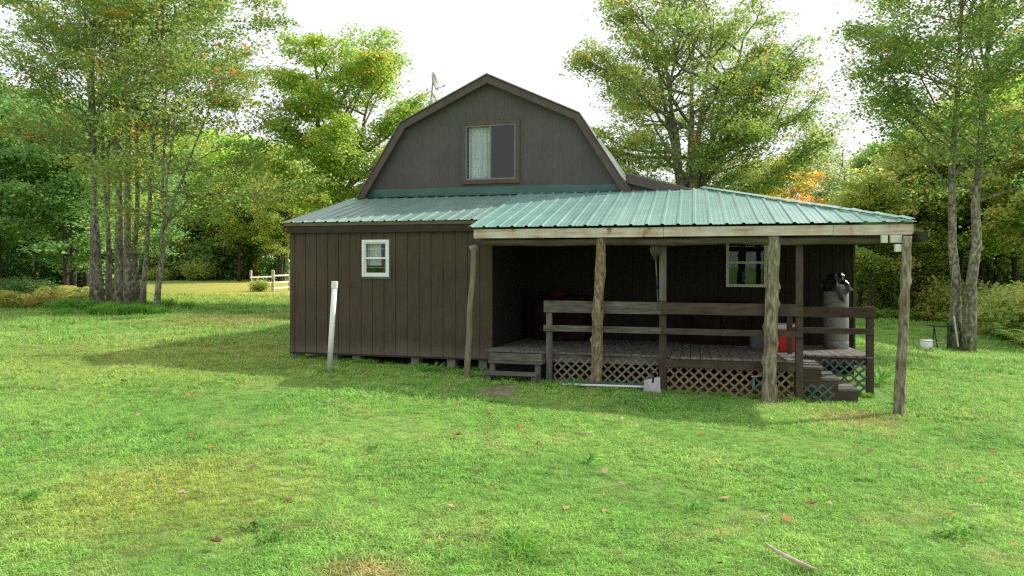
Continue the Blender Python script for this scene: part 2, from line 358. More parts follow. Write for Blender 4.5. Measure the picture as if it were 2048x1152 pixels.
at1 = gm.attributes.new('scl', 'FLOAT', 'POINT'); at1.data.foreach_set('value', np.array(SC, dtype=np.float32))
at2 = gm.attributes.new('rot', 'FLOAT_VECTOR', 'POINT'); rv = np.zeros((len(P), 3), dtype=np.float32); rv[:, 2] = rs.uniform(0, 6.28, len(P)); rv[:, :2] = rs.normal(0, .12, (len(P), 2)); at2.data.foreach_set('vector', rv.ravel())
grass = bpy.data.objects.new('grass', gm); COL.objects.link(grass)
tag(grass, 'short mown lawn grass blades', 'grass', kind='stuff')
def gn_scatter(obj, inst):
    ng = bpy.data.node_groups.new('scatter', 'GeometryNodeTree')
    ng.interface.new_socket('Geometry', in_out='INPUT', socket_type='NodeSocketGeometry'); ng.interface.new_socket('Geometry', in_out='OUTPUT', socket_type='NodeSocketGeometry')
    gi = ng.nodes.new('NodeGroupInput'); go_ = ng.nodes.new('NodeGroupOutput')
    ip = ng.nodes.new('GeometryNodeInstanceOnPoints'); oi = ng.nodes.new('GeometryNodeObjectInfo'); oi.inputs['Object'].default_value = inst
    na = ng.nodes.new('GeometryNodeInputNamedAttribute'); na.data_type = 'FLOAT'; na.inputs['Name'].default_value = 'scl'
    nb = ng.nodes.new('GeometryNodeInputNamedAttribute'); nb.data_type = 'FLOAT_VECTOR'; nb.inputs['Name'].default_value = 'rot'
    L = ng.links.new
    L(gi.outputs[0], ip.inputs['Points']); L(oi.outputs['Geometry'], ip.inputs['Instance'])
    L(nb.outputs[0], ip.inputs['Rotation']); L(na.outputs[0], ip.inputs['Scale']); L(ip.outputs[0], go_.inputs[0])
    m = obj.modifiers.new('scatter', 'NODES'); m.node_group = ng
gn_scatter(grass, tuft)

# ------------------------------------------------------------------ the house
house = thing('house', 'brown barn-roofed cabin with green metal porch roof and log posts', 'house', (-2.2, 14, -1.95))
SL = .25; YE = 10.55; ZE = .52
def rz(y): return ZE + SL*(y-YE)
def siding(x0, x1, y, zb, ztop, step, holes=(), groove=.008, gw=.012, off=0.1):
    """grooved wall in the plane y, looking toward -Y; ztop is a function of x"""
    mb = MB(); cuts = []
    x = x0+off
    while x < x1: cuts.append(x); x += step
    segs = []; a = x0
    for c in cuts:
        if c-gw/2 > a: segs.append((a, c-gw/2, 0))
        segs.append((c-gw/2, c+gw/2, groove)); a = c+gw/2
    segs.append((a, x1, 0))
    extra = sorted([h[0] for h in holes]+[h[1] for h in holes]+[k for k in getattr(ztop, 'breaks', [])])
    out = []
    for (a, b, dp) in segs:
        pts = [a]+[e for e in extra if a < e < b]+[b]
        for i in range(len(pts)-1): out.append((pts[i], pts[i+1], dp))
    for (a, b, dp) in out:
        yy = y+dp; mid = (a+b)/2; lo = [(zb, zb)]
        spans = [((zb, zb), (ztop(a), ztop(b)))]
        for h in holes:
            if h[0] <= mid <= h[1]:
                spans = [((zb, zb), (h[2], h[2])), ((h[3], h[3]), (ztop(a), ztop(b)))]
        for (l, t) in spans:
            mb.quad((a, yy, l[0]), (b, yy, l[1]), (b, yy, t[1]), (a, yy, t[0]))
        if dp:
            for (xx, q) in ((a, 1), (b, -1)):
                for (l, t) in spans: mb.quad((xx, y, l[0]), (xx, yy, l[0]), (xx, yy, t[0]), (xx, y, t[0]))
    return mb
def const(z):
    f = lambda x: z
    return f
# gambrel outline
XC = -4.1
def gamb(x):
    a = abs(x-XC)
    return 3.84 - .9*a/1.92 if a <= 1.92 else 2.94 - (a-1.92)*1.55/.985
gamb.breaks = [XC-1.92, XC, XC+1.92]
def gin(x): return gamb(x)-.05
gin.breaks = gamb.breaks
UW = (-4.70, -3.44, 1.62, 2.93)
siding(XC-2.82, XC+2.82, 14, 1.3, gin, .203, [(UW[0]+.09, UW[1]-.09, UW[2]+.09, UW[3]-.09)], .002, .004).build('gable_wall', M['siding_upper'], house, label='grey brown upper gable wall')
SW = (-5.69, -5.17, -.27, .385)
wl = siding(-7.14, -3.28, 11.4, -1.65, const(.722), .221, [(SW[0], SW[1], SW[2], SW[3])], .012, .014)
wl.build('wall', M['siding'], house, label='brown grooved siding of the left front room')
# side wall of the alcove (faces +X) and left wall (faces -X)
w = MB()
y = 11.412
while y < 13.99:
    y2 = min(y+.2, 13.99); w.box(-3.30, -3.28, y, y2-.012, -1.65, rz(y)-.06); y = y2
w.box(-3.33, -3.30, 11.42, 13.99, -1.65, rz(11.4)-.05)
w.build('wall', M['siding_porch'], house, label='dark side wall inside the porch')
MB().quad((-7.14, 21, -1.65), (-7.14, 11.4, -1.65), (-7.14, 11.4, .62), (-7.14, 21, .9)).build('wall', M['siding'], house, label='left end wall')
PW = (.62, 1.36, -.485, .47)
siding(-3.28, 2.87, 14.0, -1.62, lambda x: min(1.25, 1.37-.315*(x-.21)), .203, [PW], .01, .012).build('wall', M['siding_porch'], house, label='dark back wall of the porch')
w = MB(); w.quad((2.87, 14, -2.1), (2.87, 21, -2.1), (2.87, 21, .50), (2.87, 14, .50)); w.box(2.855, 2.89, 13.985, 14.05, -1.62, .5)
w.build('wall', M['siding'], house, label='right end wall')
w = MB(); w.poly([(2.87, 21, -2.1), (-7.14, 21, -2.1), (-7.14, 21, 1.2), (.4, 21, 1.2), (2.87, 21, .5)])
w.poly([(XC+2.82, 21, 1.2), (XC+1.92, 21, 2.9), (XC, 21, 3.79), (XC-1.92, 21, 2.9), (XC-2.82, 21, 1.2)])
w.build('wall', M['siding'], house, label='back wall')
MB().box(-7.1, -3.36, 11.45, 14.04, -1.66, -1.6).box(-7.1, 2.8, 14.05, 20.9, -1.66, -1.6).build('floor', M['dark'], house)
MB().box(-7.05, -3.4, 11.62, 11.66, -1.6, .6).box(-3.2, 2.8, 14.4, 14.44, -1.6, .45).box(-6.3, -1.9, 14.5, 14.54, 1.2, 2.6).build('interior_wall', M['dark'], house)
# bottom skirt of the shed, concrete piers
MB().box(-7.145, -3.275, 11.402, 11.5, -1.68, -1.651).build('sill_board', M['darktrim'], house)
for px in (597, 672, 716, 833, 905, 968):
    x = at(px, 12.4)[0]*11.55/at(px, 12.4)[1]; zg = gz(x, 11.55)
    MB().box(x-.075, x+.075, 11.47, 11.66, zg-.05, -1.682).build('foundation_block', M['block'], house, bevel=.006)
MB().box(-7.0, -3.4, 12.9, 12.95, -2.1, -1.68).build('crawl_space_screen', M['dark'], house)  # near-black sheet added to stand for the dark under the floor
# gambrel roof shell
prof = [(XC-3.02, 1.22), (XC-1.92, 2.94), (XC, 3.84), (XC+1.92, 2.94), (XC+2.92, 1.37)]
prof[0] = (XC-2.93, 1.36)
w = MB()
for i in range(4):
    (a, za), (b, zb) = prof[i], prof[i+1]; t = .035
    w.hexa([(a, 13.80, za+.012), (b, 13.80, zb+.012), (b, 21.2, zb+.012), (a, 21.2, za+.012), (a, 13.80, za+t), (b, 13.80, zb+t), (b, 21.2, zb+t), (a, 21.2, za+t)])
w.build('gambrel_roof', M['shingle'], house, label='grey shingled barn roof')
def rake(p, q, drop0, drop1, name='rake_board'):
    (a, za), (b, zb) = p, q
    w = MB().hexa([(a+drop0[0], 13.83, za+drop0[1]), (b+drop1[0], 13.83, zb+drop1[1]), (b+drop1[0], 13.87, zb+drop1[1]), (a+drop0[0], 13.87, za+drop0[1]), (a, 13.83, za), (b, 13.83, zb), (b, 13.87, zb), (a, 13.87, za)])
    w.build(name, M['trim'], house)
W_ = .16
n2 = Vector((1.55, -.985)).normalized()*W_   # inward from the right steep slope is (-,-)
rake(prof[1], prof[2], (.098, -.105), (0, -.158)); rake(prof[2], prof[3], (0, -.158), (-.098, -.105))
rake(prof[0], prof[1], (.16, 0.0), (.098, -.105)); rake(prof[3], prof[4], (-.098, -.105), (-.145, -.03))
# soffit
w = MB()
for i in range(4):
    (a, za), (b, zb) = prof[i], prof[i+1]
    w.quad((a, 13.87, za-.02), (b, 13.87, zb-.02), (b, 13.998, zb-.02), (a, 13.998, za-.02))
w.build('soffit', M['darktrim'], house)
# ribbed metal roof panels
def ribbed(x0, x1, first, yfun0, ytop, dz, name, mat, label):
    PR = [(-.032, 0), (-.016, .019), (.016, .019), (.032, 0), (.070, 0), (.076, .004), (.086, .004), (.092, 0), (.137, 0), (.143, .004), (.153, .004), (.159, 0)]
    pts = []; k = -1
    while first + k*.2286 < x1 + .3:
        for (o, h) in PR:
            x = first + k*.2286 + o
            if x0 < x < x1: pts.append((x, h))
        k += 1
    pts = [(x0, 0)] + pts + [(x1, 0)]
    mb = MB()
    for (x, h) in pts:
        for j in range(9):
            t = j/8; y0 = yfun0(x); y = y0 + (ytop(x)-y0)*t
            mb.v.append((x, y, rz(y)+h+dz + .004*noise.noise(Vector((x*1.3, y*1.1, 5)))))
    for i in range(len(pts)-1):
        for j in range(8):
            a = i*9+j; mb.f.append((a, a+9, a+10, a+1))
    o = mb.build(name, mat, house, label=label)
    m = o.modifiers.new('sheet', 'SOLIDIFY'); m.thickness = .004; m.offset = -1
    return o
ribbed(-7.25, -3.3, -7.045, lambda x: 11.3, lambda x: 13.99, 0.0, 'shed_roof', M['roof_old'], 'faded grey green ribbed metal roof')
HX0, HX1 = .21, 2.945
def hiptop(x): return 13.985 if x <= HX0 else 13.985 - (x-HX0)*(13.985-YE-.02)/(HX1-HX0)
ribbed(-3.435, HX1, -3.405, lambda x: YE, hiptop, .022, 'porch_roof', M['roof_green'], 'glossy green ribbed metal porch roof')
w = MB()   # right hand slope of the hip and the lean-to roof behind
w.poly([(HX1, YE, ZE+.02), (HX1, 14.2, ZE+.02), (HX0, 14.2, 1.40), (HX0, 13.985, 1.40)])
w.build('porch_roof_side', M['roof_green'], house)
w = MB(); L0 = (-1.3, 1.735); L1 = (2.95, .56)
w.hexa([(L0[0], 13.9, L0[1]), (L1[0], 14.02, L1[1]), (L1[0], 21.2, L1[1]), (L0[0], 21.2, L0[1]), (L0[0], 13.9, L0[1]+.03), (L1[0], 14.02, L1[1]+.03), (L1[0], 21.2, L1[1]+.03), (L0[0], 21.2, L0[1]+.03)])
w.build('lean_to_roof', M['shingle'], house)
w = MB().hexa([(-1.27, 13.88, 1.55), (.9, 13.88, .94), (.9, 13.92, .94), (-1.27, 13.92, 1.55), (-1.27, 13.88, 1.727), (.9, 13.88, 1.127), (.9, 13.92, 1.127), (-1.27, 13.92, 1.727)])
w.build('rake_board', M['trim'], house, label='rake board of the low right hand roof')
MB().poly([(-1.25, 14.0, 1.2), (.9, 14.0, 1.1), (-1.25, 14.0, 1.70)]).build('wall', M['siding_upper'], house, label='wedge of wall under the low right hand roof')
MB().poly([(-3.28, 13.994, 1.24), (.5, 13.994, 1.24), (.2, 13.994, 1.37), (-3.28, 13.994, 1.37)]).build('frieze', M['siding_porch'], house)  # strip added to stop light leaking between the wall top and roof
# hip cap
w = MB(); seg = 14
for i in range(seg):
    t0, t1 = i/seg*.72, (i+1)/seg*.72+.004
    def hp(t, s, up):
        x = HX0+(HX1-HX0)*t; y = 13.985+(YE-13.985)*t; z = rz(y)+.047
        return (x + s*.075, y + s*.06, z + up)
    w.quad(hp(t0, -1, 0.0), hp(t1, -1, 0.0), hp(t1, 0, .024), hp(t0, 0, .024)); w.quad(hp(t0, 0, .024), hp(t1, 0, .024), hp(t1, 1, 0), hp(t0, 1, 0))
w.build('ridge_cap', M['roof_green'], house)
w = MB()
for i in range(6):
    t0, t1 = .72+i/6*.27, .72+(i+1)/6*.27
    jj = .012*(i % 2)
    w.quad(hp(t0, -.8, .0+jj), hp(t1, -.8, -.006), hp(t1, .3, .014), hp(t0, .3, .02+jj))
w.build('ridge_cap', M['roof_green'], house, label='buckled lower end of the ridge cap')
# flashing on the gable wall
w = MB(); n = 40
def fl(i): return -6.86 + (5.68)*i/n
for i in range(n):
    a, b = fl(i), fl(i+1)
    def zt(x): return 1.56 + .008*noise.noise(Vector((x*3, 0, 0))) + (-.02 if x > -2.4 else 0)
    def lip(x): return rz(13.86)+.03 + .012*noise.noise(Vector((x*2.1, 4, 0)))
    w.quad((a, 13.985, rz(13.985)+.05), (b, 13.985, rz(13.985)+.05), (b, 13.985, zt(b)), (a, 13.985, zt(a)))
    w.quad((a, 13.86, lip(a)), (b, 13.86, lip(b)), (b, 13.985, rz(13.985)+.05), (a, 13.985, rz(13.985)+.05))
w.build('flashing', M['flash'], house)
# shed eave: dark fascia with tan drip edge
MB().box(-7.17, -3.30, 11.33, 11.37, .515, .640).build('fascia_board', M['darktrim'], house, label='dark brown fascia under the shed roof', bevel=.004)
MB().box(-7.22, -3.31, 11.315, 11.36, .643, .697).build('drip_edge', M['tan_edge'], house)
MB().quad((-7.17, 11.37, .52), (-3.3, 11.37, .52), (-3.3, 11.41, .55), (-7.17, 11.41, .55)).build('soffit', M['darktrim'], house)
MB().poly([(-7.215, 11.31, .60), (-7.215, 14, 1.28), (-7.215, 14, 1.37), (-7.215, 11.31, .695)]).build('rake_board', M['darktrim'], house, label='left rake of the shed roof')
# porch fascia, beam
w = MB(); x = -3.36
for (a, b, dz) in ((-3.36, -.42, 0), (-.415, 1.9, .004), (1.905, 2.9, .001)):
    w.box(a, b, 10.59, 10.63, .365+dz, .508+dz*.5)
w.build('fascia_board', M['fascia'], house, label='pale weathered fascia with rust stains', bevel=.004)
w = MB(); pts = []; rad = []
for i in range(60):
    t = i/59; x = -3.34+6.0*t; pts.append((x, 10.70, .30 + .02*noise.noise(Vector((x*1.2, 0, 0))))); rad.append(.058+.012*noise.noise(Vector((x*2.3, 1, 0))))
w.tube(pts, rad, 12, True, lambda i, a, p: 1+.06*noise.noise(Vector((p.x*3, math.cos(a), math.sin(a)))))
w.build('porch_beam', M['beam'], house, smooth=True, label='round log beam under the porch fascia')
w = MB()
for k in range(11):
    x = -3.1+k*.59; ye = min(13.98, hiptop(x+.045)-.15); a_ = rz(10.66)-.13; b_ = rz(ye)-.13
    if ye > 10.9: w.hexa([(x, 10.66, a_), (x+.045, 10.66, a_), (x+.045, ye, b_), (x, ye, b_), (x, 10.66, a_+.1), (x+.045, 10.66, a_+.1), (x+.045, ye, b_+.1), (x, ye, b_+.1)])
w.build('rafters', M['greywood'], house)
# posts
def log_post(base, top, r, mat, label, knots, seed, n=22):
    rr = random.Random(seed); pts = []; rad = []; K = 64
    kn = [(rr.uniform(.05, .93), rr.choice((0, 3.14, -1.57, -1.57))+rr.uniform(-.6, .6), rr.uniform(.15, .38)) for _ in range(knots)]
    b, t = Vector(base), Vector(top)
    for i in range(K):
        s = i/(K-1); p = b.lerp(t, s)
        p.x += .03*noise.noise(Vector((seed, s*3, 0))); p.y += .018*noise.noise(Vector((seed, s*3, 9)))
        pts.append(p); rad.append(r*(1.10-.16*s)*(1+.13*noise.noise(Vector((seed, s*7, 5))) + (.12*math.exp(-s*25))))
    def wob(i, a, p):
        s = i/(K-1); v = 1 + .05*noise.noise(Vector((math.cos(a)*1.6, math.sin(a)*1.6, s*9+seed))) + .03*noise.noise(Vector((math.cos(a)*5, math.sin(a)*5, s*12+seed)))
        for (ks, ka, kh) in kn:
            da = math.atan2(math.sin(a-ka), math.cos(a-ka)); v += kh*math.exp(-((s-ks)/.019)**2-(da/.42)**2)
        return v
    w = MB().tube(pts, rad, n, True, wob)
    return w.build('log_post', mat, house, smooth=True, label=label)
def Xp(px, y): u = (px-1024)/F; return y*(u*CS-SN)/(CS+u*SN)
def gb(x, y): return gz(x, y)-.06
pb = Xp(934, 10.6); log_post((pb, 10.6, gb(pb, 10.6)), (Xp(947.5, 10.66), 10.66, .25), .046, M['pole'], 'thin crooked pole at the left corner of the porch', 2, 1, 14)
pb = Xp(1191, 10.68); log_post((pb, 10.66, gb(pb, 10.66)), (Xp(1202, 10.7), 10.7, .36), .08, M['log'], 'knotty peeled log post at the middle of the porch', 20, 2)
pb = Xp(1538, 10.6); log_post((pb, 10.6, gb(pb, 10.6)), (Xp(1547, 10.7), 10.7, .36), .09, M['log_grey'], 'thick pale log post in front of the porch window', 10, 3)
pb = Xp(1797, 10.35); log_post((pb, 10.33, gb(pb, 10.33)), (Xp(1815, 10.45), 10.45, .34), .061, M['log_grey'], 'slim log post at the right corner of the porch', 9, 4, 18)
MB().tube([(Xp(944, 10.68)-.03, 10.68, .2), (Xp(944, 10.68)+.09, 10.7, .24)], .05, 10).build('post_cap', M['log_grey'], house, smooth=True)
# gutter on the right eave with open end
w = MB(); gp = [(2.93, .40), (2.94, .30), (2.97, .265), (3.0, .265), (3.03, .31), (3.035, .40)]
for i in range(5):
    (a, za), (b, zb) = gp[i], gp[i+1]; w.hexa([(a, 10.42, za), (b, 10.42, zb), (b, 14.1, zb), (a, 14.1, za), (a, 10.42, za+.006), (b, 10.42, zb+.006), (b, 14.1, zb+.006), (a, 14.1, za+.006)])
w.poly([(x, 10.425, z) for x, z in gp]); w.build('gutter', M['darktrim'], house)
MB().box(2.885, 2.915, 10.6, 14, .38, .515).build('fascia_board', M['fascia'], house, label='pale fascia along the right eave')
# flood lamp under the right corner
def lamp():
    w = MB().box(2.50, 2.58, 10.52, 10.58, .255, .36); w.build('lamp_bracket', M['cream'], house, bevel=.004)
    w = MB().box(2.61, 2.75, 10.50, 10.58, .255, .36)
    lp = w.build('flood_lamp', M['cream'], house, bevel=.006, label='cream flood lamp box under the porch corner')
    MB().box(2.66, 2.74, 10.47, 10.56, .13, .235).build('lens', M['white'], lp, bevel=.01)
lamp()
# deck
def dz(y): return -1.43-.04*(y-10.8)
rr = random.Random(4); w = MB(); x = -3.26
while x < 2.62:
    bw = .138; y0 = 10.93 if x < -.42 else 10.78
    if x > 1.50: y0 = 11.88
    x2 = x+bw; j = rr.uniform(-.006, .006); h = rr.uniform(-.003, .003)
    w.hexa([(x, y0+j, dz(y0)-.03), (x2, y0+j, dz(y0)-.03), (x2, 13.985, dz(14)-.03), (x, 13.985, dz(14)-.03), (x, y0+j, dz(y0)+h), (x2, y0+j, dz(y0)+h), (x2, 13.985, dz(14)+h), (x, 13.985, dz(14)+h)])
    x = x2+.009
w.build('deck', M['deck'], house, label='worn deck boards running toward the wall')
MB().box(-3.22, -.43, 10.955, 10.995, -1.60, -1.47).build('rim_board', M['greywood'], house)
MB().box(1.5, 2.66, 11.925, 11.96, -1.62, -1.51).build('rim_board', M['brownrail'], house)
MB().box(-.40, 1.52, 10.80, 10.84, -1.59, -1.465).build('rim_board', M['brownrail'], house, label='brown rim board of the right deck section')
# railings
def railing(label): return None
rl = MB().box(-2.27, -.445, 10.80, 10.835, -.80, -.615).build('railing', M['greywood'], house, bevel=.004, label='weathered grey top board of the left railing')
MB().box(-2.275, -.45, 10.80, 10.83, -1.095, -1.0).build('mid_rail', M['greywood'], rl, bevel=.003)
MB().box(-2.24, -2.15, 10.838, 10.92, gb(-2.2, 10.9), -.79).build('post', M['greypost'], rl, bevel=.004)
rl = MB().box(-.44, 1.535, 10.74, 10.775, -.79, -.615).build('railing', M['brownrail'], house, bevel=.004, label='brown top board of the front railing')
MB().box(-.44, 1.53, 10.735, 10.77, -1.09, -1.0).build('mid_rail', M['brownrail'], rl, bevel=.003)
MB().box(-.49, -.385, 10.84, 10.94, gb(-.4, 10.9), -.60).build('post', M['brownpost'], rl, bevel=.004)
MB().box(-.49, -.385, 10.84, 10.94, -.598, .42).build('upper_post', M['greypost'], rl, bevel=.004)
MB().box(1.44, 1.54, 10.78, 10.88, gb(1.5, 10.8), .42).build('post', M['brownpost'], rl, bevel=.004)
rl = MB().box(1.47, 2.27, 11.84, 11.878, -.875, -.71).box(2.275, 2.73, 11.838, 11.876, -.872, -.714).build('railing', M['brownrail'], house, bevel=.004, label='brown rear railing above the right hand steps')
MB().box(1.47, 2.71, 11.84, 11.875, -1.13, -1.04).build('mid_rail', M['brownrail'], rl, bevel=.003)
MB().box(1.46, 1.54, 11.88, 11.96, -1.47, -.73).build('post', M['brownpost'], rl, bevel=.003)
MB().box(2.62, 2.72, 11.88, 11.98, gb(2.7, 11.9), -.70).build('post', M['brownpost'], rl, bevel=.004)
# lattice
def lattice(x0, x1, y, zt, zb, mat, label, sp=.145, sw=.04, side=False):
    w = MB()
    def put(a, b, yy, s):
        (ax, az), (bx, bz) = a, b
        d = Vector((bx-ax, bz-az)).normalized(); n_ = Vector((-d.y, d.x))*sw/2
        q = [(ax-n_.x, az-n_.y), (bx-n_.x, bz-n_.y), (bx+n_.x, bz+n_.y), (ax+n_.x, az+n_.y)]
        q = [(min(max(qx, x0), x1), min(max(qz, zb), zt)) for qx, qz in q]
        P3 = lambda X, Y, Z: (X, Y, Z)
        w.hexa([P3(q[0][0], yy, q[0][1]), P3(q[1][0], yy, q[1][1]), P3(q[1][0], yy+.006, q[1][1]), P3(q[0][0], yy+.006, q[0][1]), P3(q[3][0], yy, q[3][1]), P3(q[2][0], yy, q[2][1]), P3(q[2][0], yy+.006, q[2][1]), P3(q[3][0], yy+.006, q[3][1])])
    H = zt-zb; c = x0-H
    while c < x1:
        a = max(c, x0); b = min(c+H, x1)
        if b-a > .03: put((a, zb+(a-c)), (b, zb+(b-c)), y, 1)
        a = max(c, x0); b = min(c+H, x1)
        if b-a > .03: put((a, zt-(a-c)), (b, zt-(b-c)), y+.007, -1)
        c += sp
    return w.build('lattice_panel', mat, house, label=label)
lattice(-2.14, -.50, 10.94, -1.52, gb(-1.3, 10.9)+.02, M['lattice_grey'], 'weathered grey lattice left of the brown post')
lattice(-.38, 1.43, 10.85, -1.53, gb(.5, 10.9)+.02, M['lattice_tan'], 'tan lattice under the right deck section')
lattice(1.57, 2.62, 11.885, -1.53, gb(2.2, 11.9)+.02, M['lattice_green'], 'dark green lattice behind the right hand steps')
lattice(1.55, 2.0, 10.98, -1.78, gb(1.8, 11)+.02, M['lattice_green'], 'grey green lattice scrap beneath the right hand steps')
MB().box(-3.2, 1.5, 12.2, 12.24, -2.2, -1.5).build('crawl_space_screen', M['dark'], house)  # near-black sheet behind the lattice, under-deck shade put into its colour

# windows
def win_frame(w, x0, x1, z0, z1, t, y0, y1):
    w.box(x0, x0+t, y0, y1, z0, z1).box(x1-t, x1, y0, y1, z0, z1).box(x0+t, x1-t, y0, y1, z1-t, z1).box(x0+t, x1-t, y0, y1, z0, z0+t); return w
def curtain(x0, x1, z0, z1, y, waves, amp, name, parent, mat):
    w = MB(); n = waves*8
    for i in range(n+1):
        x = x0+(x1-x0)*i/n; yy = y+amp*math.sin(i/8*6.283)+amp*.6*noise.noise(Vector((x*9, 0, 0)))
        w.v += [(x, yy, z0), (x, yy+.01*math.sin(i), z1)]
    for i in range(n): w.f.append((2*i, 2*i+2, 2*i+3, 2*i+1))
    return w.build(name, mat, parent, smooth=True)
x0, x1, z0, z1 = UW
win = win_frame(MB(), x0, x1, z0, z1, .085, 13.962, 13.999).build('window', M['trim'], house, bevel=.003, label='upstairs sliding window with white curtain on the left')
win_frame(MB(), x0+.086, x1-.086, z0+.086, z1-.086, .028, 13.975, 14.05).box(-4.085, -4.05, 13.985, 14.03, z0+.115, z1-.115).build('frame', M['alu'], win)
MB().box(x0+.115, -4.086, 14.02, 14.024, z0+.115, z1-.115).build('pane', M['glass'], win)
MB().box(-4.049, x1-.115, 14.0, 14.004, z0+.115, z1-.115).build('screen', M['screen'], win)
curtain(x0+.12, -4.07, z0+.1, z1-.1, 14.12, 5, .02, 'curtain', win, M['curtain'])
x0, x1, z0, z1 = SW
win = win_frame(MB(), x0, x1, z0, z1, .045, 11.372, 11.42).build('window', M['white'], house, bevel=.003, label='small white double hung window in the brown wall')
zm = z0+.345*.95
w = win_frame(MB(), x0+.046, x1-.046, zm-.012, z1-.046, .022, 11.385, 11.43); win_frame(w, x0+.046, x1-.046, z0+.046, zm+.018, .024, 11.40, 11.44)
w.build('sash', M['white'], win)
MB().box((x0+x1)/2-.004, (x0+x1)/2+.004, 11.42, 11.426, zm+.02, z1-.07).box(x0+.07, x1-.07, 11.421, 11.427, (zm+z1)/2-.003, (zm+z1)/2+.003).box(x0+.07, x1-.07, 11.432, 11.436, (z0+zm)/2, (z0+zm)/2+.006).build('muntins', M['cream'], win)
MB().box(x0+.066, x1-.066, 11.43, 11.433, z0+.066, z1-.066).build('pane', M['glass'], win)
curtain(x0+.05, x1-.2, z0+.2, z1-.05, 11.5, 3, .012, 'curtain', win, M['curtain'])
curtain(x1-.13, x1-.04, z0+.05, z1-.05, 11.5, 1, .012, 'curtain', win, M['curtain'])
w = MB().box(x1+.002, x1+.026, 11.385, 11.399, z0-.02, z1+.01).box(x0-.01, x1+.026, 11.38, 11.399, z0-.035, z0-.004)
w.build('window_trim', M['flash'], win)
x0, x1, z0, z1 = PW
win = win_frame(MB(), x0, x1, z0, z1, .055, 13.965, 14.02).build('window', M['cream'], house, bevel=.003, label='cream double hung window on the porch behind the thick post')
w = MB().box(x0+.056, x1-.056, 13.98, 14.02, -.04, .0); w.build('sash', M['cream'], win)
MB().box(x0+.05, x1-.05, 14.03, 14.034, z0+.05, z1-.05).build('pane', M['glass'], win)
curtain(x0+.3, x0+.5, z0+.08, z0+.3, 14.15, 2, .012, 'curtain', win, M['greybin'])

# satellite dish on the roof
sx, sy = -5.46, 14.6; sz = gamb(sx)+.03
dish = thing('satellite_dish', 'small grey satellite dish on a bent arm above the barn roof', 'satellite dish', (sx, sy, sz))
w = MB().box(sx-.09, sx+.07, sy-.06, sy+.06, sz-.02, sz+.02); w.build('mount_foot', M['galv'], dish)
MB().tube([(sx, sy, sz), (sx, sy, sz+.30), (sx-.05, sy, sz+.38), (sx-.17, sy, sz+.55)], .02, 10).build('arm', M['galv'], dish, smooth=True)
w = MB(); c = Vector((sx-.10, sy, sz+.76)); ax = Vector((.96, .02, .2)).normalized(); u = ax.cross(Vector((0, 0, 1))).normalized(); v = u.cross(ax)
rings = 6; ns = 26; base = len(w.v)
for i in range(rings+1):
    r = .2*i/rings
    for j in range(ns):
        a = j*2*math.pi/ns; w.v.append(tuple(c + u*(math.cos(a)*r*.9) + v*(math.sin(a)*r) + ax*(1.1*r*r)))
for i in range(rings):
    for j in range(ns): q = i*ns+j; q2 = i*ns+(j+1) % ns; w.f.append((q, q2, q2+ns, q+ns))
o = w.build('reflector', M['dishgrey'], dish, smooth=True); m = o.modifiers.new('s', 'SOLIDIFY'); m.thickness = .012
MB().tube([c-ax*.02, Vector((sx-.17, sy, sz+.27))], .018, 8).box(sx-.22, sx-.12, sy-.03, sy+.03, sz+.25, sz+.33).build('bracket', M['galv'], dish)
MB().tube([c-v*.18, c-v*.16+ax*.2], .008, 6).tube([c-v*.16+ax*.19, c-v*.15+ax*.24], .02, 8).build('feed_horn', M['galv'], dish)

# steps at the left
st = thing('wooden_steps', 'low weathered grey steps with one open tread left of the railing', 'steps', (-2.66, 10.6, gz(-2.66, 10.6)))
MB().box(-3.10, -2.26, 10.60, 10.64, -1.555, -1.44).build('apron_board', M['greywood'], st, bevel=.004)
MB().box(-3.12, -2.25, 10.58, 10.90, -1.60, -1.56).build('tread', M['greywood'], st, bevel=.004)
MB().box(-3.16, -2.30, 10.38, 10.62, -1.755, -1.72).build('tread', M['greywood'], st, bevel=.004)
for x in (-3.10, -2.37):
    MB().box(x, x+.075, 10.62, 10.70, gb(x, 10.6), -1.602).build('leg', M['greypost'], st)
    MB().box(x-.02, x+.06, 10.42, 10.50, gb(x, 10.4), -1.757).build('leg', M['greypost'], st)
MB().box(-3.2, -2.2, 10.93, 10.95, -2.0, -1.61).build('back_panel', M['dark'], st)  # near-black panel standing for the shade under the deck behind the treads
# steps at the right
st = thing('wooden_steps', 'brown wooden stairs of three treads going down to the right end', 'steps', (1.95, 11.4, gz(1.95, 11.4)))
tz = [-1.545, -1.70, -1.845]; tx = [1.58, 1.82, 2.045, 2.30]
for i in range(3):
    for k in range(3):
        y0 = 11.02+k*.27
        MB().box(tx[i]-.01, tx[i+1]+.025, y0, y0+.255, tz[i]-.04, tz[i]).build('tread', M['deck'] if k else M['greywood'], st, bevel=.004)
for y in (11.0, 11.80):
    w = MB(); zz = [tz[0]-.045, tz[1]-.045, tz[2]-.045]
    g0 = gz(2.3, 11)-.02
    pts = [(1.56, -1.80), (2.14, g0), (2.31, g0), (2.31, zz[2]), (2.045, zz[2]), (2.045, zz[1]), (1.82, zz[1]), (1.82, zz[0]), (1.56, zz[0])]
    n = len(pts); i0 = len(w.v)
    w.v += [(a, y, b) for a, b in pts]+[(a, y+.04, b) for a, b in pts]
    w.f.append(tuple(range(n))); w.f.append(tuple(reversed(range(n, 2*n))))
    for k in range(n): w.f.append((k, (k+1) % n, n+(k+1) % n, n+k))
    w.build('stringer', M['brownrail'], st)

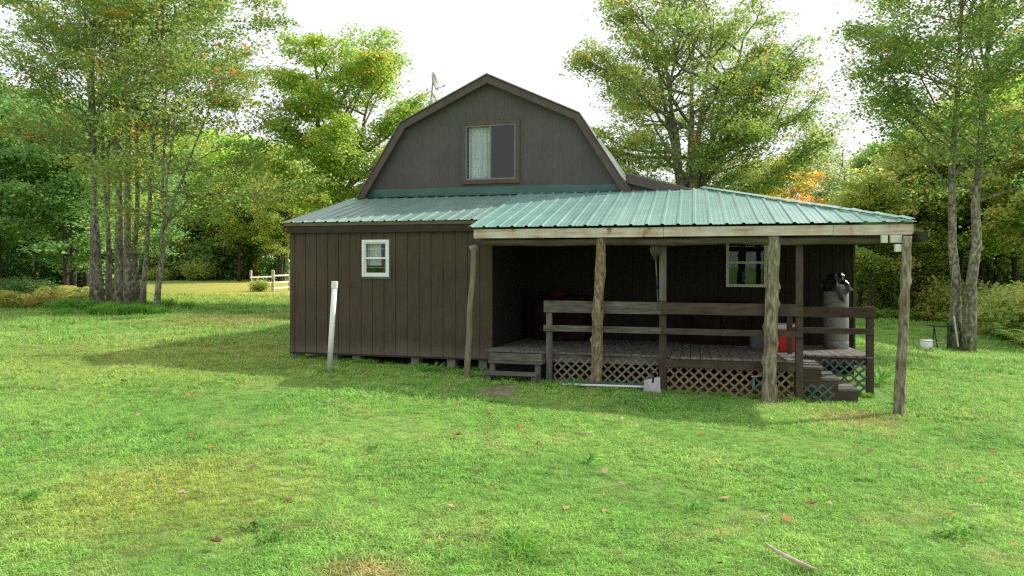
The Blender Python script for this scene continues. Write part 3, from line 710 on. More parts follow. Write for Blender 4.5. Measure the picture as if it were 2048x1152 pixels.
# ------------------------------------------------------------------ things on and near the porch
# white pipe
bx, by = at(657.5, 11.15); tx_, ty_ = at(669.5, 11.15); bzz = gz(bx, by)
pipe = thing('standpipe', 'white plastic pipe leaning slightly in the lawn beside the brown wall', 'pipe', (bx, by, bzz))
top = Vector((tx_, ty_, -.36)); b0 = Vector((bx, by, bzz-.08))
MB().tube([b0, top], .043, 18).build('pipe', M['pvc'], pipe, smooth=True)
MB().tube([top-(top-b0).normalized()*.07, top+Vector((.0, 0, .045))], .052, 18).build('cap', M['pvc'], pipe, bevel=.006)
# tank with bag
x, y = at(1672, 12.35); z = dz(y)
tk = thing('metal_tank', 'tall dull grey cylindrical tank on the deck topped with black bag', 'tank', (x, y, z))
MB().lathe((x, y, z), [(.19, 0), (.205, .02), (.205, .14), (.2, .15), (.205, .16), (.205, .62), (.2, .63), (.205, .64), (.205, 1.10), (.19, 1.13)], 32).build('body', M['tank'], tk, smooth=True)
rr = random.Random(5); w = MB(); ns = 48; rings = [(.02, 1.31), (.09, 1.33), (.13, 1.29), (.12, 1.22), (.17, 1.21), (.225, 1.15), (.245, 1.07), (.25, 1.02)]
bgz = []
for i, (r, h) in enumerate(rings):
    for j in range(ns):
        a = 2*math.pi*j/ns; k = i/(len(rings)-1)
        f = 1 + .10*k*math.sin(a*9+noise.noise(Vector((a, 0, 0)))*3) + .28*noise.noise(Vector((math.cos(a)*2, math.sin(a)*2, k*2)))
        dr = -.20*k*math.exp(-((a-5.0)/.32)**2)
        w.v.append((x+r*f*math.cos(a), y+r*f*math.sin(a), z+h+dr+.02*noise.noise(Vector((a*4, i, 0)))))
for i in range(len(rings)-1):
    for j in range(ns): q = i*ns+j; q2 = i*ns+(j+1) % ns; w.f.append((q, q+ns, q2+ns, q2))
w.f.append(tuple(range(ns)))
bag = single(w, 'plastic_bag', M['bag'], (x, y, z+1.13), 'black plastic bag gathered over the top of the grey tank', 'bag')
m = bag.modifiers.new('s', 'SOLIDIFY'); m.thickness = .004
# cooler
x, y = at(1572, 11.75); z = dz(y)
ck = thing('cooler', 'red ice cooler with white lid behind the front railing', 'cooler', (x, y, z))
w = MB().hexa([(x-.21, y-.15, z), (x+.20, y-.15, z), (x+.20, y+.15, z), (x-.21, y+.15, z), (x-.23, y-.17, z+.37), (x+.22, y-.17, z+.37), (x+.22, y+.17, z+.37), (x-.23, y+.17, z+.37)])
w.build('body', M['red'], ck, bevel=.02)
w = MB()
for k in range(6): w.box(x-.15, x+.14, y-.178+k*.0035-.003, y-.16, z+.06+k*.035, z+.072+k*.035)
w.build('grip_ribs', M['red'], ck)
MB().box(x-.24, x+.23, y-.18, y+.18, z+.372, z+.45).build('lid', M['white'], ck, bevel=.015)
MB().tube([(x-.20, y-.19, z+.33), (x-.20, y-.20, z+.40), (x+.19, y-.20, z+.40), (x+.19, y-.19, z+.33)], .011, 8).build('handle', M['white'], ck, smooth=True)
# grey bin
x, y = at(1514, 12.2); z = dz(y)
gbn = thing('waste_bin', 'small grey bin on the deck left of the red cooler', 'bin', (x, y, z))
MB().lathe((x, y, z), [(.10, 0), (.11, .02), (.13, .30), (.125, .30), (.10, .03), (.0, .03)], 24).build('body', M['greybin'], gbn, smooth=True)
MB().lathe((x, y, z+.29), [(.13, 0), (.138, .005), (.138, .02), (.13, .025)], 24).build('rim', M['greybin'], gbn, smooth=True)
# brown cabinet
cx0, cx1 = Xp(1385, 13.4), Xp(1500, 13.4); z = dz(13.4)
cb = thing('cabinet', 'low reddish brown cabinet against the back wall under the porch window', 'cabinet', ((cx0+cx1)/2, 13.6, z))
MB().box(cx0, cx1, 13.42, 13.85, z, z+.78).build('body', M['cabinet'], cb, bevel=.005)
for k in range(2):
    a = cx0+.03+k*(cx1-cx0-.03)/2; d_ = MB().box(a, a+(cx1-cx0)/2-.045, 13.40, 13.418, z+.06, z+.72).build('door', M['cabinet'], cb, bevel=.004)
    MB().tube([(a+(.42 if k == 0 else .04), 13.385, z+.45), (a+(.42 if k == 0 else .04), 13.398, z+.45)], .014, 10).build('knob', M['black'], d_)
# dark chest with orange cloth in the alcove
cx = Xp(1120, 13.5)
ch = thing('chest', 'dark chest in the shadowed left corner of the porch', 'chest', (cx, 13.6, dz(13.5)))
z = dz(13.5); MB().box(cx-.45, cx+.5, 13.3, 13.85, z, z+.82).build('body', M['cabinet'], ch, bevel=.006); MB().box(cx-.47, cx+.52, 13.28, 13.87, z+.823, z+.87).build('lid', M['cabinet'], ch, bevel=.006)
w = MB(); ns = 20
prof2 = [(.17, 0), (.19, .04), (.15, .1), (.09, .13), (.02, .14)]
w.lathe((cx-.05, 13.42, z+.872), prof2, ns); w.v = [(a+.02*noise.noise(Vector((a*20, b*20, c*20))), b, c+.02*noise.noise(Vector((a*14, b*9, c)))) for a, b, c in w.v]
single(w, 'cloth', M['orange'], (cx-.05, 13.42, z+.872), 'crumpled orange cloth on the dark chest', 'cloth', smooth=True)
# mop hanging on the middle post
x, y = Xp(1312, 10.75), 10.78
mp = thing('mop', 'mop hung head up from the beam left of the brown square post', 'mop', (x, y, -.68))
MB().tube([(x-.012, y, .18), (x+.03, y, -.72)], .009, 8).build('handle', M['greypost'], mp, smooth=True)
MB().tube([(x+.008, y-.001, -.22), (x+.017, y-.001, -.42)], .0125, 8).build('grip', plain('blue_plastic', (.015, .02, .06)), mp, smooth=True)
w = MB(); rr = random.Random(8)
for k in range(34):
    a = rr.uniform(0, 6.28); r0 = rr.uniform(.01, .04); r1 = rr.uniform(.03, .075); zt = rr.uniform(.24, .30); zb_ = rr.uniform(.02, .14)
    w.tube([(x-.02+r0*math.cos(a), y+r0*math.sin(a), zt), (x-.02+r1*math.cos(a), y+r1*math.sin(a), (zt+zb_)/2+.03), (x-.015+r0*.8*math.cos(a), y+r0*.8*math.sin(a), zb_)], [.01, .014, .006], 5)
w.build('mop_head', M['mop'], mp, smooth=True)
# shovel blade and pale gutter length against the lattice
x, y = at(1304, 10.35); z = gz(x, y)
sh = thing('shovel', 'square galvanised shovel blade standing against the lattice by brown post', 'shovel', (x, y, z))
w = MB(); nx_, nz_ = 8, 6
for j in range(nz_+1):
    for i in range(nx_+1):
        s = (i/nx_-.5)*2; t = j/nz_; ww = .128*(1-.12*t); top_ = .23 + .03*s
        w.v.append((x+s*ww, y+.05*s*s*-.6+.06*t, z-.01+top_*t-.0))
for j in range(nz_):
    for i in range(nx_): q = j*(nx_+1)+i; w.f.append((q, q+1, q+nx_+2, q+nx_+1))
o = w.build('blade', M['galv'], sh, smooth=True); m = o.modifiers.new('s', 'SOLIDIFY'); m.thickness = .004
MB().tube([(x+.01, y+.05, z+.15), (x+.015, y+.07, z+.24), (x-.03, y+.13, z+.34)], .018, 8).build('socket', M['black'], sh, smooth=True)
a = at(1125, 10.6); b = at(1288, 10.5)
w = MB(); A = Vector((a[0], a[1], gz(*a)+.055)); B = Vector((b[0], b[1], gz(*b)+.075))
w.bar(A, B, .055, .028); w2 = MB().bar(A+Vector((0, .01, .034)), B+Vector((0, .01, .034)), .05, .012)
gt = thing('gutter_length', 'long white and green metal strip lying along the grey lattice', 'metal strip', ((A+B)/2)[:])
w.build('channel', M['white'], gt, bevel=.003); w2.build('lip', M['flash'], gt)
# small tool on the tan lattice
x, y = Xp(1508, 10.8), 10.80
tl = thing('hand_brush', 'small blue green brush hanging on tan lattice beside the thick post', 'brush', (x, y, -1.75))
MB().tube([(x-.04, y-.02, -1.685), (x+.10, y-.03, -1.665)], .009, 8).build('handle', M['stick'], tl, smooth=True)
MB().box(x-.025, x+.012, y-.02, y+.01, -1.85, -1.70).build('bristles', plain('blue_green_bristle', (.06, .2, .22)), tl, bevel=.006)
# stones
def blob(c, rx, ry, h, seed, nr=6, ns=26, flat=.7):
    w = MB(); base = 0
    for i in range(nr+1):
        t = i/nr; r = math.cos(t*math.pi/2)**flat if t < 1 else 0.01
        for j in range(ns):
            a = 2*math.pi*j/ns; f = 1+.22*noise.noise(Vector((math.cos(a)*1.5+seed, math.sin(a)*1.5, t)))
            w.v.append((c[0]+rx*r*f*math.cos(a), c[1]+ry*r*f*math.sin(a), c[2]+h*t+.12*h*noise.noise(Vector((a*2, t*3, seed)))-.01))
    for i in range(nr):
        for j in range(ns): q = i*ns+j; q2 = i*ns+(j+1) % ns; w.f.append((q, q2, q2+ns, q+ns))
    w.f.append(tuple(nr*ns+j for j in range(ns))); return w
for (px, d, rx, ry, h, lab) in [(992, 9.75, .30, .17, .065, 'nearer flat brown stepping stone in the grass before the grey steps'), (1012, 10.3, .22, .12, .06, 'farther small stepping stone just below the grey steps')]:
    x, y = at(px, d); single(blob((x, y, gz(x, y)), rx, ry, h, px, flat=.25), 'stepping_stone', M['stone'], (x, y, gz(x, y)), lab, 'stone', smooth=True)
x, y = at(1575, 10.1); single(blob((x, y, gz(x, y)), .16, .1, .07, 3), 'rock', M['stone'], (x, y, gz(x, y)), 'rounded rock beside the foot of the thick log post', 'rock', smooth=True)
# curved stick in front
pts = []
for k, (px, py) in enumerate([(1531, 1081), (1547, 1096), (1568, 1108), (1592, 1117), (1618, 1124), (1640, 1131)]):
    d = 1.80*F/(py-HZ); x, y = at(px, d); pts.append((x, y, gz(x, y)+.05+.01*math.sin(k)))
w = MB().tube(pts, [.005, .010, .014, .014, .009, .004], 8)
single(w, 'fallen_branch', M['stick'], pts[2], 'bleached curved stick lying in the front right of the lawn', 'stick', smooth=True)
for (px, d, L_, az, lab) in [(1175, 7.35, .14, .3, 'short pale twig lying in the middle of the lawn'), (1525, 4.95, .11, 1.9, 'short grey forked twig behind the curved stick'), (1948, 5.4, .16, .2, 'pale bark strip on the right side of the lawn')]:
    x, y = at(px, d); z = gz(x, y)+.045
    w = MB().tube([(x-L_*math.cos(az)*.5, y-L_*math.sin(az)*.5, z), (x, y, z+.012), (x+L_*math.cos(az)*.5, y+L_*math.sin(az)*.5, z+.004)], [.004, .008, .003], 7).tube([(x, y, z+.01), (x+.04, y+.03, z+.02)], [.005, .002], 6)
    single(w, 'twig', M['stick'], (x, y, z-.03), lab, 'twig', smooth=True)

# right lawn: bucket, stand, white strip, box
x, y = at(1853, 21.4); z = gz(x, y)+.05
bk = thing('bucket', 'white plastic bucket with red mark on the lawn by twin trunks', 'bucket', (x, y, z))
MB().lathe((x, y, z), [(.145, 0), (.15, .01), (.172, .30), (.165, .30), (.14, .03), (.0, .03)], 28).build('body', M['white'], bk, smooth=True)
MB().lathe((x, y, z+.29), [(.172, 0), (.182, .005), (.182, .025), (.172, .03)], 28).build('rim', M['white'], bk, smooth=True)
w = MB(); 
for (a0, a1, z0, z1) in ((-1.45, -1.05, .02, .075), (-1.25, -.85, .07, .11)):
    for i in range(6):
        b0 = a0+(a1-a0)*i/6; b1 = a0+(a1-a0)*(i+1)/6; r = .162
        w.quad((x+r*math.cos(b0), y+r*math.sin(b0), z+z0), (x+r*math.cos(b1), y+r*math.sin(b1), z+z0), (x+(r+.005)*math.cos(b1), y+(r+.005)*math.sin(b1), z+z1), (x+(r+.005)*math.cos(b0), y+(r+.005)*math.sin(b0), z+z1))
w.build('red_mark', M['red'], bk)
x, y = at(1881, 22.2); z = gz(x, y)
sd = thing('folding_stand', 'black metal folding stand beside the left of twin trunks', 'stand', (x, y, z))
w = MB(); T = z+.80
for i in range(8):
    a = x-.32+i*.08; w.box(a, a+.078, y-.18, y+.18, T-.03-.02*math.sin(i/7*3.14), T+.02-.03*math.sin(i/7*3.14))
w.build('seat', M['black'], sd, bevel=.006)
MB().tube([(x-.18, y, T-.03), (x-.20, y, z+.35), (x-.30, y-.05, z-.02)], .018, 8).build('leg', M['black'], sd, smooth=True)
MB().tube([(x+.22, y, T+.06), (x+.20, y, z+.3), (x+.20, y, z-.02)], .022, 8).build('leg', M['black'], sd, smooth=True)
MB().tube([(x-.14, y+.16, T-.03), (x-.02, y+.18, z-.02)], .016, 8).build('leg', M['black'], sd, smooth=True)
MB().tube([(x-.20, y, z+.25), (x+.20, y, z+.22)], .014, 8).tube([(x-.2, y, z+.46), (x+.2, y, z+.46)], .012, 8).build('crossbar', M['galv'], sd, smooth=True)
x, y = at(1912, 21.6)
w = MB().bar((x+.06, y, gz(x, y)+.18), (x-.02, y+.12, gz(x, y)+1.12), .05, .02)
single(w, 'plastic_strip', M['pvc'], (x, y, gz(x, y)), 'white strip leaning upright between the twin trunks', 'strip')
x, y = at(1869, 35.5); z = gz(x, y)
bn = thing('wooden_box', 'weathered box with pale top among ferns at the forest edge', 'box', (x, y, z))
MB().box(x-.22, x+.24, y-.2, y+.2, z, z+.48).build('body', M['greypost'], bn, bevel=.01); MB().box(x-.25, x+.27, y-.23, y+.23, z+.482, z+.52).build('lid', M['greywood'], bn, bevel=.006)

# white fence at the far left
def fence(px0, px1, d, posts, rails, label, h=1.2):
    a = at(px0, d); b = at(px1, d+1.2)
    o = thing('rail_fence', label, 'fence', (a[0], a[1], gz(*a)), 'white rail fence sections')
    n = posts
    for i in range(n):
        t = i/(n-1); x = a[0]+(b[0]-a[0])*t; y = a[1]+(b[1]-a[1])*t; z = gz(x, y)
        MB().box(x-.055, x+.055, y-.055, y+.055, z-.05, z+h).build('post', M['fascia'], o, bevel=.01)
    for r in rails:
        w = MB().bar((a[0], a[1]-.09, gz(*a)+r), (b[0], b[1]-.09, gz(*b)+r), .04, .085); w.build('rail', M['white'], o)
    return o
fence(502, 545, 40, 2, (.45, .8), 'left white rail fence section half hidden by a bush')
fence(547, 579, 39.5, 2, (.2, .52, .9), 'right white rail fence section nearest the cabin')

# ------------------------------------------------------------------ vegetation
def leaf_mesh(name, C, size, pal, mat, seed, updir=.9, flat=.33, CI=None, droop=.25):
    """C: centres (n,3); pal: per-leaf colours (n,3)"""
    rs = np.random.RandomState(seed); n = len(C)
    nrm = rs.normal(0, 1, (n, 3)); nrm[:, 2] = np.abs(nrm[:, 2])*1.0 + updir; nrm /= np.linalg.norm(nrm, axis=1)[:, None]
    t = rs.normal(0, 1, (n, 3)); t[:, 2] -= droop; t -= nrm*(t*nrm).sum(1)[:, None]; t /= np.linalg.norm(t, axis=1)[:, None]
    b = np.cross(nrm, t); s = (size*rs.uniform(.6, 1.3, n))[:, None]
    w = rs.uniform(.35, .55, n)[:, None]
    V = np.empty((n, 4, 3)); V[:, 0] = C - t*s*.5; V[:, 1] = C + b*s*w + nrm*s*.1 - t*s*.08; V[:, 2] = C + t*s*.5 - nrm*s*.12; V[:, 3] = C - b*s*w + nrm*s*.1 - t*s*.08
    return fastmesh(name, V.reshape(-1, 3), 4, mat, pal)
PALS = {
 'maple': [((.26, .37, .12), .50), ((.38, .47, .13), .34), ((.50, .50, .13), .10), ((.64, .44, .13), .04), ((.7, .32, .12), .02)],
 'maple_yellow': [((.30, .48, .12), .48), ((.42, .58, .13), .38), ((.56, .60, .14), .10), ((.70, .50, .14), .03), ((.76, .34, .12), .01)],
 'clump': [((.22, .34, .11), .52), ((.33, .45, .12), .34), ((.45, .47, .12), .09), ((.68, .38, .10), .03), ((.74, .28, .10), .02)],
 'green': [((.16, .29, .12), .6), ((.25, .39, .13), .35), ((.40, .44, .14), .05)],
 'olive': [((.27, .35, .12), .45), ((.38, .43, .13), .35), ((.50, .47, .14), .15), ((.6, .40, .13), .05)],
 'orange': [((.52, .40, .10), .35), ((.60, .48, .12), .3), ((.62, .27, .09), .1), ((.36, .40, .12), .25)],
 'pine': [((.09, .17, .09), .7), ((.15, .25, .12), .3)],
 'sparse': [((.27, .35, .16), .6), ((.38, .44, .18), .3), ((.56, .42, .17), .1)],
}
def pick(pal, n, rs, cl):
    cols = np.array([c for c, w in PALS[pal]]); ws = np.array([w for c, w in PALS[pal]]); ws = ws/ws.sum()
    idx_c = rs.choice(len(cols), cl.max()+1, p=ws); own = rs.choice(len(cols), n, p=ws)
    w3 = ws.copy(); w3[2:] *= .25; w3 /= w3.sum(); own = rs.choice(len(cols), n, p=w3); use = np.where(rs.rand(n) < .6, idx_c[cl], own)
    return cols[use]*rs.uniform(.75, 1.25, (n, 1))
def grow_tree(seed, H, r0, env, cb=.2, nlimb=26, lean=(0, 0), forks=0, leafn=16000, leaf=.12, pal='maple', cl_r=.42, fork_at=.3, limb_up=.5, twig=True, bend=.3, lowdrop=.0):
    """returns (branch MB, leaf centres, colours). env=(cx,cy,cz,rx,ry,rz) crown ellipsoid, tree base at the origin"""
    rr = random.Random(seed); rs = np.random.RandomState(seed); w = MB(); anchors = []
    ex = env
    def exitlen(p, d):
        q = Vector(((p.x-ex[0])/ex[3], (p.y-ex[1])/ex[4], (p.z-ex[2])/ex[5])); e = Vector((d.x/ex[3], d.y/ex[4], d.z/ex[5]))
        a = e.dot(e); b = 2*q.dot(e); c = q.dot(q)-1; D = b*b-4*a*c
        if D < 0: return .8
        return max(.4, (-b+math.sqrt(D))/(2*a))
    def path(p, d, L, n, wob, up):
        pts = [p.copy()]; dd = d.normalized()
        for i in range(n):
            dd = (dd + Vector((rr.gauss(0, wob), rr.gauss(0, wob), rr.gauss(0, wob)+up))).normalized()
            p = p + dd*(L/n); pts.append(p.copy())
        return pts, dd
    def samp(pts, t):
        k = t*(len(pts)-1); i = min(int(k), len(pts)-2); return pts[i].lerp(pts[i+1], k-i), (pts[i+1]-pts[i]).normalized()
    def limb(p, d, L, r, lv):
        pts, dd = path(p, d, L, 5 if lv < 2 else 3, .10 if lv < 2 else .16, .05 if lv == 0 else .0)
        w.tube(pts, [r*(1-.75*i/(len(pts)-1)) for i in range(len(pts))], 6 if lv == 0 else (5 if lv == 1 else 3), False)
        if lv >= 1: anchors.extend([(pts[-1], 1.0), (samp(pts, .6)[0], .8)])
        if lv < (2 if twig else 1):
            nb = max(3, int(L/(.42 if lv == 0 else .38)))
            for k in range(nb):
                t = .25 + .75*(k+rr.random())/nb; q, dq = samp(pts, min(t, .99))
                az = rr.choice((-1, 1))*rr.uniform(.5, 1.1); side = dq.cross(Vector((0, 0, 1))).normalized() if abs(dq.z) < .98 else Vector((1, 0, 0))
                nd = (dq*math.cos(az) + side*math.sin(az) + Vector((0, 0, rr.uniform(-.25, .4)))).normalized()
                limb(q, nd, L*rr.uniform(.28, .5)*(1.1-t*.5), max(r*.38, .004), lv+1)
    top = Vector((lean[0], lean[1], H)); stems = []
    K = 12; base = Vector((0, 0, -.15)); wx = rr.uniform(-1, 1); wy = rr.uniform(-1, 1)
    def trunk(b, t, ra, rb, n=K, s=0):
        pts = []
        for i in range(n+1):
            u = i/n; p = b.lerp(t, u); a = bend*math.sin(u*math.pi*1.5+s)*min(1, u*3)
            pts.append(p + Vector((a*wx, a*wy, 0)) + Vector((rr.gauss(0, .03), rr.gauss(0, .03), 0))*(1 if i else 0))
        rad = [(ra + (rb-ra)*(i/n)**.8)*(1+.28*math.exp(-i*1.2)*(1 if s == 0 else 0)) for i in range(n+1)]
        w.tube(pts, rad, 14, True, lambda i, a, p: 1+.07*math.sin(a*3+p.z)+.05*noise.noise(Vector((math.cos(a), math.sin(a), p.z*2))))
        return pts
    if forks:
        fp = Vector((lean[0]*fork_at, lean[1]*fork_at, H*fork_at)); stem0 = trunk(base, fp, r0, r0*.8, 6)
        fp = stem0[-1]; stems = []
        for k in range(forks):
            a = 2*math.pi*(k+rr.random()*.5)/forks; sp = rr.uniform(.25, .6)*ex[3]
            t = Vector((ex[0]+math.cos(a)*sp, ex[1]+math.sin(a)*sp*ex[4]/ex[3], H*rr.uniform(.82, 1)))
            stems.append((trunk(fp-Vector((0, 0, .1)), t, r0*.6*rr.uniform(.75, 1), .02, 10, 1+k), .03))
        stems.append((stem0, .6))
    else: stems = [(trunk(base, top, r0, .02), cb)]
    tot = nlimb
    for (pts, start) in stems:
        m = max(3, tot//len(stems)); ph = rr.random()*6.28
        for k in range(m):
            t = start + (.97-start)*(k+rr.random()*.8)/m; q, dq = samp(pts, min(t, .985))
            a = ph + k*2.4+rr.uniform(-.4, .4); el = limb_up + rr.uniform(-.25, .35) + .4*(t-.5)
            d = Vector((math.cos(a)*math.cos(el), math.sin(a)*math.cos(el), math.sin(el)))
            L = exitlen(q, d)*rr.uniform(.7, 1.02)
            limb(q, d, L, max(.012, r0*.32*(1-t*.7)), 0)
        anchors.append((pts[-1], 1))
    A = np.array([tuple(a[0]) for a in anchors])
    keep = (((A[:, 0]-ex[0])/ex[3])**2+((A[:, 1]-ex[1])/ex[4])**2+((A[:, 2]-ex[2])/ex[5])**2) < 1.25
    A = A[keep]
    # density varies: some anchors are bare
    rad_ = np.sqrt((A[:, 0]-lean[0]*A[:, 2]/H)**2+(A[:, 1]-lean[1]*A[:, 2]/H)**2)/ex[3]; wgt = (rs.rand(len(A))**2.2+.04)*((.4 if forks == 5 else .14)+np.clip(rad_, 0, 1.1)**1.3); cl = rs.choice(len(A), leafn, p=wgt/wgt.sum())
    g = rs.normal(0, 1, (leafn, 3))*np.array([cl_r, cl_r, cl_r*.32])
    C = A[cl] + g; C[:, 2] -= .25*(g[:, 0]**2+g[:, 1]**2)/cl_r*.5
    col = pick(pal, leafn, rs, cl)
    return w, C, col
def tree_obj(name, label, loc, seed, group=None, mat='bark', lmat='leaf', updir=.9, cat='tree', **kw):
    leaf = kw.get('leaf', .12)
    w, C, col = grow_tree(seed, **kw)
    t = thing(name, label, cat, loc, group)
    me_o = w
    me = bpy.data.meshes.new('trunk'); me.from_pydata(w.v, [], w.f); me.materials.append(M[mat])
    for p in me.polygons: p.use_smooth = True
    o = bpy.data.objects.new('trunk', me); COL.objects.link(o); o.parent = t
    cm = leaf_mesh('crown', C, leaf, col, M[lmat], seed, updir)
    o2 = bpy.data.objects.new('crown', cm); COL.objects.link(o2); o2.parent = t
    return t
# --- the big maple behind the right of the gable
x, y = at(1375, 30); zz = gz(x, y)
tree_obj('maple_tree', 'broad many-stemmed maple rising behind the porch roof', (x, y, zz), 11, H=13.6, r0=.42, env=(0, .3, 8.0, 5.4, 4.6, 6.2), cb=.2, nlimb=64, forks=5, fork_at=.26, leafn=98000, leaf=.112, pal='maple', cl_r=.34, limb_up=.35, bend=.25)
# --- the yellow-green maple left of the gable
x, y = at(690, 28); zz = gz(x, y)
tree_obj('maple_tree', 'yellow green maple just left of the barn roof', (x, y, zz), 23, H=11.0, r0=.26, env=(.05, 0, 6.4, 3.3, 3.2, 5.0), cb=.2, nlimb=46, forks=3, fork_at=.36, leafn=70000, leaf=.108, pal='maple_yellow', cl_r=.29, limb_up=.5, bend=.2)
# --- clump of grey trunks at the left
CL = [ # px base, d, top px, H, r, label
 (185, 25.6, 188, 12.5, .15, 'leftmost grey trunk of the tall tree clump'),
 (201, 24.9, 200, 13.5, .21, 'thick second trunk from the left in the tall clump'),
 (216, 25.9, 228, 11.5, .09, 'thin leaning trunk between the thick trunks of the clump'),
 (226, 25.2, 215, 12.0, .11, 'slim trunk left of the clump centre'),
 (240, 24.6, 230, 14.0, .22, 'thickest middle trunk of the tall clump'),
 (256, 24.2, 268, 14.0, .20, 'tall trunk just right of the thickest one in the clump'),
 (272, 24.9, 296, 12.5, .15, 'grey trunk third from the right in the clump'),
 (285, 24.0, 345, 11.5, .13, 'right leaning trunk of the clump'),
]
for i, (px, d, pt, H, r, lab) in enumerate(CL):
    x, y = at(px, d); zz = gz(x, y); s = (pt-px)*d/F
    ox = (i-3.5)*.62
    tree_obj('forest_maple', lab, (x, y, zz), 40+i, group='trees of the tall grey clump', H=H, r0=r*.72, env=(s*.6+ox+.5, 0, H*.70, 3.5, 3.2, H*.39), cb=.38, nlimb=20, lean=(s, rnd.uniform(-.6, .3)), leafn=9500 if r > .1 else 5500, leaf=.098, pal='clump', cl_r=.25, limb_up=.55, bend=.12)
x, y = at(310, 23.2); zz = gz(x, y)
tree_obj('young_maple', 'small forked tree standing alone at the right of the clump', (x, y, zz), 61, H=9.0, r0=.10, env=(1.4, 0, 5.8, 4.2, 3.2, 3.6), cb=.3, nlimb=30, forks=3, fork_at=.3, lean=(1.2, 0), leafn=15000, leaf=.096, pal='clump', cl_r=.34, limb_up=.35, bend=.3)
# --- twin trunks at the right
x, y = at(1913, 22.2); zz = gz(x, y)
tree_obj('twin_tree', 'left straighter trunk of the pair beside the white bucket', (x, y, zz), 72, H=14, r0=.17, env=(-.3, 0, 9.0, 3.4, 3.2, 5.2), cb=.36, nlimb=34, lean=(.1, 0), leafn=25000, leaf=.102, pal='clump', cl_r=.32, limb_up=.5, bend=.16, group='pair of trees at the right')
x, y = at(1936, 21.8); zz = gz(x, y)
tree_obj('twin_tree', 'right leaning trunk of the pair beside the white bucket', (x, y, zz), 75, H=14, r0=.19, env=(1.0, 0, 9.2, 3.6, 3.2, 5.4), cb=.34, nlimb=34, lean=(.9, .3), leafn=28000, leaf=.102, pal='clump', cl_r=.32, limb_up=.45, bend=.2, group='pair of trees at the right')

# --- forest: a handful of kinds, copied
protos = []
for k, (pal, seed, nl, ln, cb) in enumerate([('green', 101, 30, 15000, .28), ('olive', 102, 28, 14000, .30), ('maple', 103, 30, 15000, .25), ('olive', 104, 34, 15000, .18), ('green', 105, 34, 17000, .15), ('maple_yellow', 106, 26, 12000, .25)]):
    t = tree_obj('forest_tree', 'x', (0, 0, 0), seed, mat='bark_dark', lmat='leaf_forest', H=12, r0=.17, env=(0, 0, 6.9, 2.9, 2.9, 5.3), cb=cb, nlimb=nl, leafn=ln, leaf=.19, pal=pal, cl_r=.42, limb_up=.35, twig=True, bend=.25)
    protos.append((pal, t))
psparse = tree_obj('thin_tree', 'x', (0, 0, 0), 120, mat='bark_dark', lmat='leaf_forest', H=11, r0=.13, env=(0, 0, 6.6, 1.9, 1.9, 4.6), cb=.3, nlimb=22, leafn=3600, leaf=.16, pal='sparse', cl_r=.34, limb_up=.7, bend=.3)
porange = tree_obj('orange_tree', 'x', (0, 0, 0), 121, mat='bark_dark', lmat='leaf_forest', H=9, r0=.14, env=(0, 0, 5.4, 2.6, 2.6, 4.0), cb=.2, nlimb=30, leafn=11000, leaf=.18, pal='orange', cl_r=.42, limb_up=.4)
def pine_tree(loc, H, label, group=None):
    rs = np.random.RandomState(9); rr = random.Random(9); w = MB(); A = []; D = []
    w.tube([(0, 0, -.1), (0, 0, H*.5), (.05, 0, H)], [.16, .1, .02], 8)
    for k in range(95):
        t = .12+.87*k/95; a = k*2.4; L = (1-t)**.75*H*.27+.15; el = .18-.25*(1-t)
        d = Vector((math.cos(a), math.sin(a), el)); p = Vector((0, 0, t*H)); q = p+d*L
        w.tube([p, p.lerp(q, .5)-Vector((0, 0, .05)), q], [.03, .02, .006], 4, False)
        for s in range(int(L*150)):
            u = rr.uniform(.2, 1.0); c = p.lerp(q, u); sp = .22*(1.1-u)+.08
            A.append((c.x+rr.gauss(0, sp), c.y+rr.gauss(0, sp), c.z+rr.gauss(0, .06)))
    C = np.array(A); col = pick('pine', len(C), rs, rs.randint(0, 60, len(C)))
    t = thing('pine_tree', label, 'tree', loc, group)
    me = bpy.data.meshes.new('trunk'); me.from_pydata(w.v, [], w.f); me.materials.append(M['bark_dark'])
    o = bpy.data.objects.new('trunk', me); COL.objects.link(o); o.parent = t
    o = bpy.data.objects.new('crown', leaf_mesh('crown', C, .13, col, M['leaf_forest'], 9, .5)); COL.objects.link(o); o.parent = t
    return t
SK = [(-500, 100), (-100, 120), (0, 170), (80, 180), (150, 200), (260, 240), (330, 250), (450, 270), (540, 280), (600, 310), (700, 385), (860, 400), (1250, 430), (1430, 420), (1460, 350), (1540, 365), (1640, 372), (1715, 365), (1745, 300), (1800, 262), (1850, 225), (1950, 170), (2048, 130), (2200, 80), (2600, 60)]
def sky(px):
    for (a, b), (c, d) in zip(SK[:-1], SK[1:]):
        if a <= px <= c: return b+(d-b)*(px-a)/(c-a)
    return 60
spots = []
